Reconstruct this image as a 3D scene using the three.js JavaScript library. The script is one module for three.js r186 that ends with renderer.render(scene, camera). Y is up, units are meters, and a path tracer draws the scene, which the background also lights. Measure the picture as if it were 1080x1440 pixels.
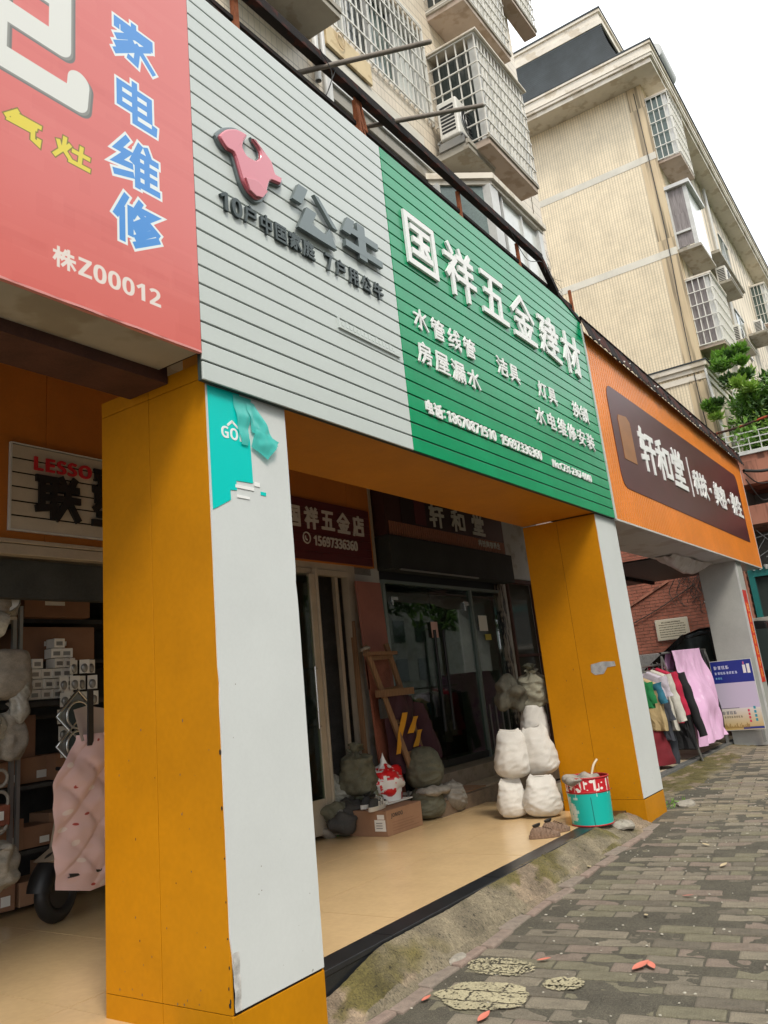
import * as THREE from 'three';
import { mergeGeometries } from 'three/addons/utils/BufferGeometryUtils.js';
import { RoundedBoxGeometry } from 'three/addons/geometries/RoundedBoxGeometry.js';
import { ImprovedNoise } from 'three/addons/math/ImprovedNoise.js';
import { FontLoader } from 'three/addons/loaders/FontLoader.js';
import { TextGeometry } from 'three/addons/geometries/TextGeometry.js';

// ---------------------------------------------------------------- camera, sky, sun, exposure
const scene = new THREE.Scene();
const camera = new THREE.PerspectiveCamera(64.1, 1080 / 1440, 0.05, 900);
camera.setViewOffset(1080, 1440, 25.6, 71.6, 1080, 1440);
camera.position.set(-3.0167, 1.45, 3.0407);
camera.rotation.set(0.2745, -0.9788, -0.0985, 'YXZ');
const renderer = new THREE.WebGLRenderer({ antialias: true });
renderer.toneMapping = THREE.LinearToneMapping;
renderer.toneMappingExposure = 1.68;
renderer.shadowMap.enabled = true;
{
  const W = 128, H = 64, d = new Float32Array(W * H * 4), n = new ImprovedNoise();
  for (let j = 0; j < H; j++) for (let i = 0; i < W; i++) {
    const el = ((j + 0.5) / H - 0.5) * Math.PI, az = ((i + 0.5) / W) * Math.PI * 2;
    const x = Math.cos(el) * Math.cos(az), y = Math.sin(el), z = Math.cos(el) * Math.sin(az);
    const c = 1 + 0.1 * n.noise(x * 2 + 5, y * 3, z * 2) + 0.05 * n.noise(x * 5, y * 7 + 3, z * 5);
    const v = (y > 0 ? 0.9 + 0.35 * y : 0.25) * c, k = (j * W + i) * 4;
    d[k] = v * 0.97; d[k + 1] = v * 1.0; d[k + 2] = v * 1.035; d[k + 3] = 1;
  }
  const sky = new THREE.DataTexture(d, W, H, THREE.RGBAFormat, THREE.FloatType);
  sky.mapping = THREE.EquirectangularReflectionMapping; sky.magFilter = THREE.LinearFilter; sky.needsUpdate = true;
  scene.background = sky; scene.environment = sky;
}
const sun = new THREE.DirectionalLight(new THREE.Color().setRGB(1, 0.92, 0.8), 1.5);
sun.name = 'overcast_sun'; sun.position.set(-9, 29, 17); sun.target.position.set(4, 0, -2); sun.shadow.radius = 28; sun.castShadow = true;
Object.assign(sun.shadow.camera, { left: -30, right: 30, top: 30, bottom: -30, near: 1, far: 90 });
scene.add(sun, sun.target);

// ---------------------------------------------------------------- helpers
let seed = 12345;
const rnd = () => { seed = (seed + 0x6d2b79f5) | 0; let t = Math.imul(seed ^ (seed >>> 15), 1 | seed); t = (t + Math.imul(t ^ (t >>> 7), 61 | t)) ^ t; return ((t ^ (t >>> 14)) >>> 0) / 4294967296; };
const rr = (a, b) => a + (b - a) * rnd();
const perlin = new ImprovedNoise();
const used = {};
const numbered = (n) => { const k = (used[n] = (used[n] ?? -1) + 1); return k ? n + '_' + String(k).padStart(3, '0') : n; };
function tag(o, label, category, group) { Object.assign(o.userData, { label, category }); if (group) o.userData.group = group; return o; }
function thing(name, label, category, pos = [0, 0, 0], turn = 0, group) {
  const o = new THREE.Group(); o.name = numbered(name); o.position.set(...pos); o.rotation.y = turn; scene.add(o); return tag(o, label, category, group);
}
function clone(o, label, pos, turn) {
  const c = o.clone(); c.name = numbered(o.name.replace(/_\d+$/, '')); c.userData = { ...o.userData, label }; if (pos) c.position.set(...pos); if (turn !== undefined) c.rotation.y = turn; scene.add(c); return c;
}
function boxUV(g) {   // uv in metres
  if (g.index) g = g.toNonIndexed();
  const p = g.attributes.position, a = new Float32Array(p.count * 2), A = new THREE.Vector3(), B = new THREE.Vector3(), C = new THREE.Vector3(), N = new THREE.Vector3();
  for (let i = 0; i < p.count; i += 3) {
    A.fromBufferAttribute(p, i); B.fromBufferAttribute(p, i + 1); C.fromBufferAttribute(p, i + 2);
    N.crossVectors(B.clone().sub(A), C.clone().sub(A)); const x = Math.abs(N.x), y = Math.abs(N.y), z = Math.abs(N.z);
    [A, B, C].forEach((v, k) => { const [s, t] = x >= y && x >= z ? [v.z, v.y] : y >= z ? [v.x, v.z] : [v.x, v.y]; a[(i + k) * 2] = s; a[(i + k) * 2 + 1] = t; });
  }
  g.setAttribute('uv', new THREE.BufferAttribute(a, 2)); return g;
}
const merge = (list) => list.length === 1 ? list[0] : mergeGeometries(list.map((g) => { g = g.index ? g.toNonIndexed() : g; for (const k of Object.keys(g.attributes)) if (!['position', 'normal', 'uv'].includes(k)) g.deleteAttribute(k); return g; }));
// box from corner to corner
function bx(x0, x1, y0, y1, z0, z1, r = 0) {
  [x0, x1, y0, y1, z0, z1] = [Math.min(x0, x1), Math.max(x0, x1), Math.min(y0, y1), Math.max(y0, y1), Math.min(z0, z1), Math.max(z0, z1)];
  const w = x1 - x0, h = y1 - y0, d = z1 - z0;
  const g = r ? new RoundedBoxGeometry(w, h, d, 1, Math.min(r, w / 2.1, h / 2.1, d / 2.1)) : new THREE.BoxGeometry(w, h, d);
  return g.translate((x0 + x1) / 2, (y0 + y1) / 2, (z0 + z1) / 2);
}
function tube(pts, r, seg = 6, n) {
  const v = pts.map((p) => new THREE.Vector3(...p));
  return new THREE.TubeGeometry(v.length === 2 ? new THREE.LineCurve3(...v) : new THREE.CatmullRomCurve3(v), n ?? (v.length === 2 ? 1 : v.length * 5), r, seg);
}
function bar(a, b, w, h) {   // rectangular bar between two points
  const A = new THREE.Vector3(...a), B = new THREE.Vector3(...b), L = A.distanceTo(B);
  return new THREE.BoxGeometry(w, h, L).applyMatrix4(new THREE.Matrix4().lookAt(B, A, Math.abs(B.y - A.y) > 0.99 * L ? new THREE.Vector3(1, 0, 0) : new THREE.Vector3(0, 1, 0)).setPosition(A.add(B).multiplyScalar(0.5)));
}
function mesh(parent, name, geos, material, label) {
  const g = Array.isArray(geos) ? merge(geos) : geos, m = new THREE.Mesh(g, material);
  m.name = parent === scene ? numbered(name) : name; if (label) m.userData.label = label; parent.add(m); return m;
}
const part = (parent, name, geos, material, label) => mesh(parent, name, boxUV(Array.isArray(geos) ? merge(geos) : geos), material, label);
function struct(name, geos, material) { const m = part(scene, name, geos, material); m.userData.kind = 'structure'; return m; }
function poly(pts, depth, bevel = 0) {   // outline in x,y extruded along +z
  const s = new THREE.Shape(pts.map((p) => new THREE.Vector2(...p)));
  return new THREE.ExtrudeGeometry(s, { depth, bevelEnabled: bevel > 0, bevelSize: bevel, bevelThickness: bevel, bevelSegments: 2, steps: 1 });
}
function jitter(g, amp, freq, off = 0) {  // pushes vertices by noise along their normals (watertight: uses positions)
  const p = g.attributes.position, n = g.attributes.normal;
  for (let i = 0; i < p.count; i++) { const x = p.getX(i), y = p.getY(i), z = p.getZ(i), k = amp * perlin.noise(x * freq + off, y * freq + off * 1.7, z * freq - off); p.setXYZ(i, x + n.getX(i) * k, y + n.getY(i) * k, z + n.getZ(i) * k); }
  g.computeVertexNormals(); return g;
}

// ---------------------------------------------------------------- textures (multipliers of the base colour) and materials
const S = 256;
function grid(P, s) { let t = s; const r = () => { t = (t * 1664525 + 1013904223) >>> 0; return t / 4294967296; }; const a = Float32Array.from({ length: P * P }, r); return (x, y) => { const xi = Math.floor(x), yi = Math.floor(y), u = x - xi, v = y - yi, f = (k) => k * k * (3 - 2 * k), m = (k) => ((k % P) + P) % P, g = (i, j) => a[m(j) * P + m(i)]; const U = f(u), V = f(v); return (g(xi, yi) * (1 - U) + g(xi + 1, yi) * U) * (1 - V) + (g(xi, yi + 1) * (1 - U) + g(xi + 1, yi + 1) * U) * V; }; }
const fb = (s) => { const g = [4, 8, 16, 32, 64].map((p, i) => [grid(p, s + i * 7), p]); return (u, v) => { let k = 0, a = 0.5, t = 0; for (const [f, p] of g) { k += a * f(u * p, v * p); t += a; a *= 0.62; } return k / t; }; };
function tex(w, h, f, srgb = true) {
  const d = new Uint8Array(w * h * 4);
  for (let j = 0; j < h; j++) for (let i = 0; i < w; i++) { let c = f(i / w, j / h); if (!Array.isArray(c)) c = [c, c, c]; for (let k = 0; k < 3; k++) d[(j * w + i) * 4 + k] = Math.max(0, Math.min(255, c[k] * 255)); d[(j * w + i) * 4 + 3] = 255; }
  const t = new THREE.DataTexture(d, w, h); t.wrapS = t.wrapT = THREE.RepeatWrapping; t.magFilter = t.minFilter = THREE.LinearFilter; if (srgb) t.colorSpace = THREE.SRGBColorSpace; t.needsUpdate = true; return t;
}
const rep = (t, sx, sy = sx) => { const c = t.clone(); c.repeat.set(1 / sx, 1 / sy); c.needsUpdate = true; return c; };
const F1 = fb(11), F2 = fb(77), F3 = fb(301), sm = (a, b, x) => { x = Math.max(0, Math.min(1, (x - a) / (b - a))); return x * x * (3 - 2 * x); };
const grain = grid(128, 5), grain2 = grid(256, 9);
const T = {
  soft: tex(S, S, (u, v) => 0.93 + 0.14 * (F1(u, v) - 0.5) + 0.03 * (grain(u * 128, v * 128) - 0.5)),
  clean: tex(S, S, (u, v) => 0.975 + 0.04 * (F1(u, v) - 0.5) + 0.012 * (grain(u * 128, v * 128) - 0.5)),
  blotch: tex(S, S, (u, v) => 0.86 + 0.4 * (F2(u, v) - 0.5) + 0.12 * (grain(u * 128, v * 128) - 0.5)),
  dirty: tex(S, S, (u, v) => { const k = F1(u, v), s = sm(0.56, 0.7, F3(u, v)); return [1 - 0.1 * s + 0.16 * (k - 0.5), 1 - 0.12 * s + 0.16 * (k - 0.5), 1 - 0.15 * s + 0.16 * (k - 0.5)]; }),
  streak: tex(S, S, (u, v) => { const k = F3(u * 3, v * 0.35), s = sm(0.5, 0.75, k); const q = 1 - 0.3 * s + 0.1 * (F1(u, v) - 0.5); return [q, q * 0.985, q * 0.96]; }),
  speckle: tex(S, S, (u, v) => 0.7 + 0.5 * (grain2(u * 256, v * 256) - 0.3) + 0.3 * (F2(u, v) - 0.5)),
  wood: tex(S, S, (u, v) => { const k = F2(u * 4, v * 0.3) + 0.3 * grain(u * 128, v * 8); return [0.55 + 0.5 * k * 0.8, 0.52 + 0.5 * k * 0.8, 0.5 + 0.5 * k * 0.8]; }),
  rust: tex(S, S, (u, v) => { const k = sm(0.45, 0.6, F1(u, v)), q = 0.7 + 0.5 * (F3(u, v) - 0.3); return [q * (0.4 + 0.6 * k), q * (0.36 + 0.2 * k), q * (0.36 + 0.05 * k)]; }),
  grit: tex(S, S, (u, v) => 0.5 + 0.9 * (grain2(u * 256, v * 256) - 0.5) * 0.6 + 0.7 * (F1(u, v) - 0.5), false),
  weave: tex(64, 64, (u, v) => 0.5 + 0.25 * Math.sin(u * 50.27) + 0.25 * Math.sin(v * 50.27), false),
};
function mat(rgb, o = {}) {
  const { t, s = 1, sy, b, bs = 0.004, bsz, cls, ...rest } = o, m = new (cls ?? THREE.MeshStandardMaterial)({ roughness: 0.6, ...rest });
  m.color.setRGB(...rgb); if (t) m.map = rep(t, s, sy); if (b) { m.bumpMap = rep(b, bsz ?? s, bsz ?? sy); m.bumpScale = bs; } return m;
}
const PHY = THREE.MeshPhysicalMaterial;
function tileTex(nx, ny, gap, seedv, stagger = 0, vary = 0.12, grout = 0.6) {
  const q = grid(64, seedv);
  return [true, false].map((c) => tex(256, 256, (u, v) => {
    const y = v * ny, row = Math.floor(y), x = u * nx + (row % 2) * stagger, col = Math.floor(x), fx = x - col, fy = y - row;
    const e = Math.min(fx, 1 - fx) * (gap[0] < 0 ? 0 : 1) < gap[0] || Math.min(fy, 1 - fy) < gap[1];
    if (!c) return e ? 0.2 : 0.8;
    const k = 1 - vary * q((col % nx) + 0.5, row + 0.5) + 0.16 * (F2(u, v) - 0.5); return e ? k * grout : k;
  }, c));
}
const [tileA, tileAb] = tileTex(16, 8, [0.06, 0.05], 3, 0, 0.07, 0.8), [tileB, tileBb] = tileTex(24, 24, [0.17, 0.04], 8, 0, 0.05, 0.87);
const M = {
  yellow: mat([0.63, 0.255, 0.002], { t: T.soft, s: 2.3, roughness: 0.5, cls: PHY, specularIntensity: 0.4 }),
  brownclad: mat([0.64, 0.25, 0.012], { t: T.soft, s: 1.7, roughness: 0.5 }),
  orangewall: mat([0.6, 0.19, 0.02], { t: T.soft, s: 1.5, roughness: 0.5 }),
  seam: mat([0.02, 0.015, 0.01], { roughness: 0.9 }),
  white: mat([0.69, 0.715, 0.7], { t: T.clean, s: 1.3, roughness: 0.45 }),
  whiteplain: mat([0.86, 0.86, 0.84], { roughness: 0.5 }),
  slatw: mat([0.6, 0.65, 0.625], { t: T.clean, s: 1.9, sy: 0.8, roughness: 0.35 }),
  slatg: mat([0.001, 0.37, 0.15], { t: T.soft, s: 1.3, roughness: 0.22, cls: PHY, specularIntensity: 0.75 }),
  groove: mat([0.03, 0.045, 0.04], { roughness: 0.8 }),
  letter: mat([0.9, 0.9, 0.88], { t: T.clean, s: 0.5, roughness: 0.4 }),
  letteredge: mat([0.25, 0.28, 0.27], { roughness: 0.5, metalness: 0.2 }),
  greymetal: mat([0.16, 0.19, 0.19], { roughness: 0.35, metalness: 0.5 }),
  darkmetal: mat([0.05, 0.065, 0.065], { roughness: 0.35, metalness: 0.4 }),
  orange: mat([0.92, 0.27, 0.025], { t: T.soft, s: 2.1, roughness: 0.35, cls: PHY, specularIntensity: 0.6 }),
  maroon: mat([0.12, 0.026, 0.032], { t: T.soft, s: 1.1, roughness: 0.35, cls: PHY, specularIntensity: 0.6 }),
  brownlogo: mat([0.42, 0.17, 0.06], { t: T.soft, s: 0.6, roughness: 0.4 }),
  rust: mat([0.35, 0.22, 0.16], { t: T.rust, s: 0.35, b: T.grit, bs: 0.004, roughness: 0.95 }),
  rustdark: mat([0.085, 0.055, 0.045], { t: T.rust, s: 0.5, b: T.grit, bs: 0.006, roughness: 0.95 }),
  rustred: mat([0.42, 0.13, 0.05], { t: T.blotch, s: 0.15, b: T.grit, bs: 0.006, roughness: 0.95 }),
  soffit: mat([0.42, 0.42, 0.38], { t: T.dirty, s: 1.6, roughness: 0.7 }),
  darkbrown: mat([0.12, 0.05, 0.035], { t: T.blotch, s: 0.7, roughness: 0.8 }),
  concrete: mat([0.36, 0.34, 0.3], { t: T.dirty, s: 1.2, b: T.grit, bs: 0.004, roughness: 0.9 }),
  ledge: mat([0.4, 0.37, 0.31], { t: T.dirty, s: 0.9, b: T.grit, bs: 0.003, roughness: 0.9 }),
  ledgewarm: mat([0.46, 0.37, 0.3], { t: T.dirty, s: 1.1, roughness: 0.85 }),
  wallA: mat([0.8, 0.7, 0.56], { t: tileA, s: 1.28, b: tileAb, bs: 0.004, roughness: 0.45 }),
  wallB: mat([0.88, 0.75, 0.54], { t: tileB, s: 1.75, b: tileBb, bs: 0.004, roughness: 0.5 }),
  band: mat([0.8, 0.76, 0.66], { t: T.soft, s: 1.6, roughness: 0.7 }),
  cornice: mat([0.72, 0.66, 0.56], { t: T.dirty, s: 1.4, roughness: 0.75 }),
  facadeB: mat([0.78, 0.7, 0.58], { t: T.streak, s: 2.2, sy: 4, roughness: 0.7 }),
  slate: mat([0.06, 0.072, 0.078], { t: T.blotch, s: 1.6, roughness: 0.75 }),
  bars: mat([0.84, 0.82, 0.75], { t: T.soft, s: 0.6, roughness: 0.5 }),
  frame: mat([0.7, 0.7, 0.67], { t: T.soft, s: 0.7, roughness: 0.4 }),
  creampane: mat([0.88, 0.85, 0.77], { t: T.soft, s: 0.7, roughness: 0.5 }),
  glassdark: mat([0.035, 0.045, 0.042], { roughness: 0.06 }),
  glassgreen: mat([0.16, 0.22, 0.2], { t: T.blotch, s: 1.1, roughness: 0.12 }),
  glasswhite: mat([0.8, 0.83, 0.79], { t: T.soft, s: 0.8, roughness: 0.15 }),
  curtain: mat([0.42, 0.41, 0.43], { t: T.wood, s: 0.9, roughness: 0.9 }),
  floor: mat([0.8, 0.565, 0.3], { t: T.soft, s: 3.1, b: T.grit, bs: 0.0008, roughness: 0.24 }),
  floor2: mat([0.58, 0.5, 0.37], { t: T.dirty, s: 2.2, roughness: 0.4 }),
  granite: mat([0.03, 0.032, 0.036], { t: T.speckle, s: 0.5, roughness: 0.3 }),
  apron: mat([0.24, 0.21, 0.145], { t: T.blotch, s: 0.9, b: T.grit, bsz: 0.35, bs: 0.008, roughness: 0.95 }),
  dirt: mat([0.165, 0.147, 0.107], { t: T.speckle, s: 0.7, b: T.grit, bsz: 0.3, bs: 0.008, roughness: 0.95 }),
  asphalt: mat([0.06, 0.06, 0.058], { t: T.speckle, s: 1.7, roughness: 0.95 }),
  wood: mat([0.34, 0.2, 0.1], { t: T.wood, s: 0.25, sy: 2, roughness: 0.75 }),
  redboard: mat([0.36, 0.115, 0.065], { t: T.blotch, s: 0.8, roughness: 0.7 }),
  alu: mat([0.55, 0.47, 0.36], { t: T.soft, s: 0.6, roughness: 0.45, metalness: 0.2 }),
  room: mat([0.3, 0.28, 0.25], { t: T.blotch, s: 1.3, roughness: 0.9 }),
  black: mat([0.012, 0.012, 0.013], { roughness: 0.5 }),
  shadedgoods: mat([0.07, 0.066, 0.06], { t: T.blotch, s: 0.5, roughness: 0.8 }),  // gloom of the shop interior put into the base colour of goods and shelves
  cardboard: mat([0.38, 0.21, 0.12], { t: T.soft, s: 0.6, roughness: 0.85 }),
  cardboarddark: mat([0.33, 0.17, 0.095], { t: T.soft, s: 0.6, roughness: 0.85 }),
  brick: mat([0.46, 0.165, 0.105], { t: T.blotch, s: 1.3, roughness: 0.85 }),
  brickband: mat([0.4, 0.17, 0.115], { t: T.streak, s: 1.9, roughness: 0.8 }),
  mortar: mat([0.42, 0.32, 0.26], { t: T.blotch, s: 1, roughness: 0.95 }),
  greyconc: mat([0.5, 0.5, 0.46], { t: T.soft, s: 1.8, roughness: 0.6 }),
  paper: mat([0.78, 0.76, 0.7], { roughness: 0.8 }),
  chrome: mat([0.62, 0.62, 0.6], { metalness: 0.9, roughness: 0.25 }),
  steel: mat([0.32, 0.32, 0.31], { metalness: 0.7, roughness: 0.4 }),
  clearglass: new PHY({ transmission: 1, thickness: 0, roughness: 0.0, ior: 1.5, color: 0xd5e2da }),
  shadedshutter: mat([0.06, 0.065, 0.06], { t: T.blotch, s: 1.1, roughness: 0.7 }),  // darkened in colour to stand for the dim shop behind the opening
  sackwhite: mat([0.74, 0.71, 0.65], { t: T.soft, s: 0.4, b: T.weave, bsz: 0.03, bs: 0.001, roughness: 0.8 }),
  sackgreen: mat([0.17, 0.165, 0.11], { t: T.blotch, s: 0.4, b: T.weave, bsz: 0.03, bs: 0.001, roughness: 0.8 }),
  sackgrey: mat([0.42, 0.38, 0.32], { t: T.blotch, s: 0.3, roughness: 0.85 }),
  red: mat([0.5, 0.02, 0.025], { t: T.soft, s: 0.3, roughness: 0.5 }),
  teal: mat([0.01, 0.42, 0.38], { t: T.soft, s: 0.6, roughness: 0.4 }),
  cable: mat([0.03, 0.03, 0.03], { roughness: 0.6 }),
};

// ---------------------------------------------------------------- written characters: strokes on a 100 x 100 cell, y down
const G = {
  公: '38 8 8 50/62 8 94 48/50 40 25 84 78 84/66 62 86 94', 牛: '25 6 12 38/20 26 88 26/6 58 96 58/52 4 52 98', 户: '44 2 56 14/18 22 84 22 84 52 18 52/18 22 18 55 6 96',
  中: '12 26 88 26 88 64 12 64 12 26/50 3 50 98', 国: '10 8 90 8 90 94 10 94 10 8/26 26 74 26/30 48 70 48/24 72 76 72/50 26 50 72/60 55 68 65',
  家: '50 2 50 12/10 28 10 14 90 14 90 28/25 28 78 28/50 28 12 54/36 36 58 62 54 92 40 88/46 48 10 74/52 58 8 92/62 52 84 36/58 48 94 86',
  庭: '52 2 52 12/14 14 92 14/16 14 16 55 4 94/30 28 50 28 34 50 50 50 28 88/32 70 50 88 96 92/88 24 62 30/72 28 72 70/56 48 94 48/58 70 90 70',
  用: '18 8 86 8 86 94 72 90/18 8 18 60 6 96/18 36 86 36/18 62 86 62/52 8 52 94', 电: '14 18 84 18 84 66 14 66 14 18/14 42 84 42/49 2 49 90 94 90 95 80',
  气: '30 4 8 40/24 18 90 18/24 34 80 34/14 52 76 52 78 84 94 94 94 78', 灶: '8 32 14 54/38 28 30 48/24 6 24 50 4 94/24 54 42 80/72 10 72 90/52 40 94 40/46 90 98 90',
  维: '28 4 8 34 30 34 6 64 36 60/4 90 38 80/58 4 42 44/52 28 52 96/74 4 80 18/52 24 96 24/54 46 92 46/54 68 92 68/52 92 98 92/74 24 74 92',
  修: '24 4 4 48/16 34 16 96/34 26 34 78/56 4 40 36/52 18 88 18 44 56/54 26 94 54/74 46 48 66/84 56 48 82/94 68 46 98',
  株: '4 28 40 28/22 4 22 98/20 32 4 66/24 38 38 56/56 8 46 36/50 24 90 24/42 48 98 48/70 2 70 98/68 52 42 86/72 52 98 86',
  祥: '18 4 28 16/4 28 38 28 6 66/22 46 22 98/28 52 38 64/54 4 60 16/88 4 80 16/46 20 96 20/50 40 92 40/42 62 99 62/70 20 70 98',
  五: '12 8 90 8/46 8 34 90/18 44 74 44 72 90/4 90 97 90', 金: '50 2 4 42/50 2 96 42/28 40 72 40/16 60 86 60/50 40 50 92/26 70 34 84/76 68 66 84/4 94 96 94',
  建: '8 12 30 12 14 42 32 42 6 88/8 60 30 86 97 94/44 14 84 14 84 50 44 50/36 32 96 32/64 2 64 82/44 66 88 66', 材: '4 28 44 28/24 3 24 98/23 32 4 70/26 40 42 58/48 28 97 28/78 3 78 95 62 90/76 32 46 76',
  水: '50 3 50 94 36 88/8 30 38 30 8 82/88 16 58 42/54 32 96 88', 管: '22 2 8 22/18 12 46 12/34 14 38 22/64 2 52 22/60 12 94 12/76 14 82 22/50 24 50 32/10 48 10 34 90 34 90 48/28 46 74 46 74 62 28 62/28 46 28 96/28 76 78 76 78 94 28 94',
  线: '28 4 8 34 32 34 6 66 38 62/4 92 40 82/44 28 90 20/42 52 96 42/60 3 66 60 92 96 96 80/90 60 48 94/74 4 86 14', 洁: '8 6 22 18/4 34 18 46/6 94 26 58/34 22 97 22/66 2 66 44/40 44 92 44/42 60 90 60 90 94 42 94 42 60',
  具: '24 6 76 6 76 70/24 6 24 70/24 24 76 24/24 40 76 40/24 55 76 55/4 72 97 72/36 76 10 97/64 76 92 97', 灯: '8 30 14 54/40 26 30 48/24 4 24 50 4 95/26 56 42 82/46 14 98 14/74 14 74 94 58 88',
  换: '4 26 36 26/20 2 20 94 8 90/4 62 36 50/58 2 42 26/54 14 80 14 68 32/48 32 90 32 90 60/48 32 48 60/36 62 98 62/68 32 68 62 38 97/70 64 97 97',
  锁: '20 2 4 32/14 18 40 18/10 40 38 40/4 58 40 58/22 40 22 92 40 80/70 2 70 26/50 6 56 22/92 6 84 22/52 30 90 30 90 76/52 30 52 76/71 42 71 72 44 98/74 78 96 97',
  房: '46 2 54 10/18 14 88 14 88 34 18 34/18 14 18 60 4 97/54 38 58 48/26 52 96 52/48 52 44 76 28 97/46 68 84 68 82 94 66 92', 屋: '14 6 88 6 88 26 14 26/14 6 14 55 4 97/24 40 94 40/48 40 34 56 82 54/68 46 84 60/28 74 90 74/58 58 58 96/20 95 98 95',
  漏: '8 6 20 16/4 32 16 42/6 94 22 58/34 6 92 6 92 24 34 24/34 6 34 60 24 97/40 38 97 38/44 54 44 97/44 54 94 54 94 97/68 38 68 97/52 64 58 70/52 80 58 86/78 64 84 70/78 80 84 86',
  安: '50 2 50 12/8 30 8 16 92 16 92 30/4 50 97 50/44 26 24 66 84 97/72 50 52 82 12 97', 装: '10 8 18 20/34 2 34 46/8 42 34 30/44 18 97 18/70 2 70 42/50 42 92 42/50 46 50 56/4 58 97 58/46 58 8 84/30 74 30 97 50 88/54 62 94 97/84 64 66 78',
  话: '10 6 22 18/4 38 22 38 22 90 36 76/88 4 44 16/38 40 98 40/68 12 68 60/46 60 90 60 90 95 46 95 46 60', 轩: '6 18 42 18/22 2 10 46 44 46/4 72 44 66/28 32 28 97/52 14 94 14/48 44 98 44/74 14 74 97',
  和: '42 4 10 14/4 34 50 34/27 12 27 97/26 38 4 74/30 44 48 66/58 22 94 22 94 86 58 86 58 22', 堂: '50 2 50 20/22 4 30 18/78 4 70 18/8 38 8 24 92 24 92 38/28 38 72 38 72 56 28 56 28 38/18 74 82 74/50 58 50 94/4 94 97 94',
  科: '42 4 10 14/4 34 48 34/26 12 26 97/24 38 4 72/30 44 46 62/60 12 70 24/56 36 68 48/50 68 98 58/82 2 82 97', 技: '4 26 38 26/20 2 20 94 8 90/4 62 38 50/44 20 97 20/70 2 70 44/46 44 88 44 44 97/52 54 97 97',
  美: '30 2 38 14/70 2 62 14/12 18 88 18/18 34 82 34/6 50 94 50/50 18 50 50/8 68 94 68/50 54 46 72 8 97/54 70 94 97', 容: '50 2 50 12/8 30 8 14 92 14 92 30/34 22 18 40/64 22 84 40/50 34 6 66/52 36 96 66/28 64 74 64 74 96 28 96 28 64',
  养: '32 2 38 12/70 2 62 12/10 16 90 16/16 30 84 30/6 46 96 46/50 16 42 50 8 76/58 46 94 74/36 62 32 80 18 97/66 62 66 97', 生: '26 4 8 40/20 28 90 28/14 58 86 58/4 94 97 94/52 2 52 94',
  联: '4 8 48 8/12 8 12 78/40 8 40 97/12 30 40 30/12 52 40 52/4 80 46 72/58 4 66 20/90 4 82 20/52 26 96 26/50 52 99 52/74 26 74 54 48 97/76 56 98 96',
  塑: '20 2 26 10/44 2 38 10/6 14 56 14/12 22 12 40 52 40 52 22/32 14 30 40 8 60/62 8 92 8 92 58 84 56/62 8 62 40 54 60/62 26 92 26/62 42 92 42/16 74 84 74/50 60 50 96/4 96 96 96', 店: '52 2 52 12/14 14 94 14/16 14 16 60 4 97/54 22 54 56/54 36 92 36/30 56 86 56 86 94 30 94 30 56',
};
const strokes = (ch) => G[ch].split('/').map((s) => { const n = s.trim().split(/\s+/).map(Number), o = []; for (let i = 0; i < n.length; i += 2) o.push([n[i], n[i + 1]]); return o; });
// raised character filling the cell x..x+w, y(top) downwards h, its back on z
function glyph(ch, x, y, w, h, sw, z, depth) {
  const out = []; let k = 0;
  for (const s of strokes(ch)) for (let i = 0; i + 1 < s.length; i++) {
    const a = [x + s[i][0] * w / 100, y - s[i][1] * h / 100], b = [x + s[i + 1][0] * w / 100, y - s[i + 1][1] * h / 100], L = Math.hypot(b[0] - a[0], b[1] - a[1]), d = depth + (k++) * 0.0004;
    out.push(new THREE.BoxGeometry(L + sw * 0.9, sw, d).rotateZ(Math.atan2(b[1] - a[1], b[0] - a[0])).translate((a[0] + b[0]) / 2, (a[1] + b[1]) / 2, z + d / 2));
  }
  return merge(out);
}
function word(parent, str, x0, x1, y, h, sw, z, depth, m, fill = 0.86) {
  const pitch = (x1 - x0 + (1 - fill) * (x1 - x0) / str.length / 1) / str.length, w = pitch * fill;
  [...str].forEach((ch, i) => { if (G[ch]) part(parent, 'letter', glyph(ch, x0 + i * pitch, y, w, h, sw, z, depth), m); });
}
const bold = await new FontLoader().loadAsync('fonts/droid/droid_sans_bold.typeface.json');
function latin(str, x0, x1, y0, y1, z, depth) {
  const g = new TextGeometry(str, { font: bold, size: 1, depth: 1, curveSegments: 4, bevelEnabled: false }); g.computeBoundingBox(); const b = g.boundingBox;
  return g.translate(-b.min.x, -b.min.y, 0).scale((x1 - x0) / (b.max.x - b.min.x), (y1 - y0) / (b.max.y - b.min.y), depth).translate(x0, y0, z);
}
function drawGlyph(c, ch, x, y, w, h, lw, col) {
  c.strokeStyle = col; c.lineWidth = lw; c.lineJoin = lw > 40 ? 'round' : 'miter'; c.lineCap = lw > 40 ? 'round' : 'square'; c.beginPath();
  for (const s of strokes(ch)) s.forEach(([a, b], i) => c[i ? 'lineTo' : 'moveTo'](x + a * w / 100, y + b * h / 100));
  c.stroke();
}
function canvasTex(w, h, draw) { const c = document.createElement('canvas'); c.width = w; c.height = h; draw(c.getContext('2d'), w, h); const t = new THREE.CanvasTexture(c); t.colorSpace = THREE.SRGBColorSpace; return t; }
const printed = (t, o = {}) => new THREE.MeshStandardMaterial({ map: t, roughness: 0.45, ...o });
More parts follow.
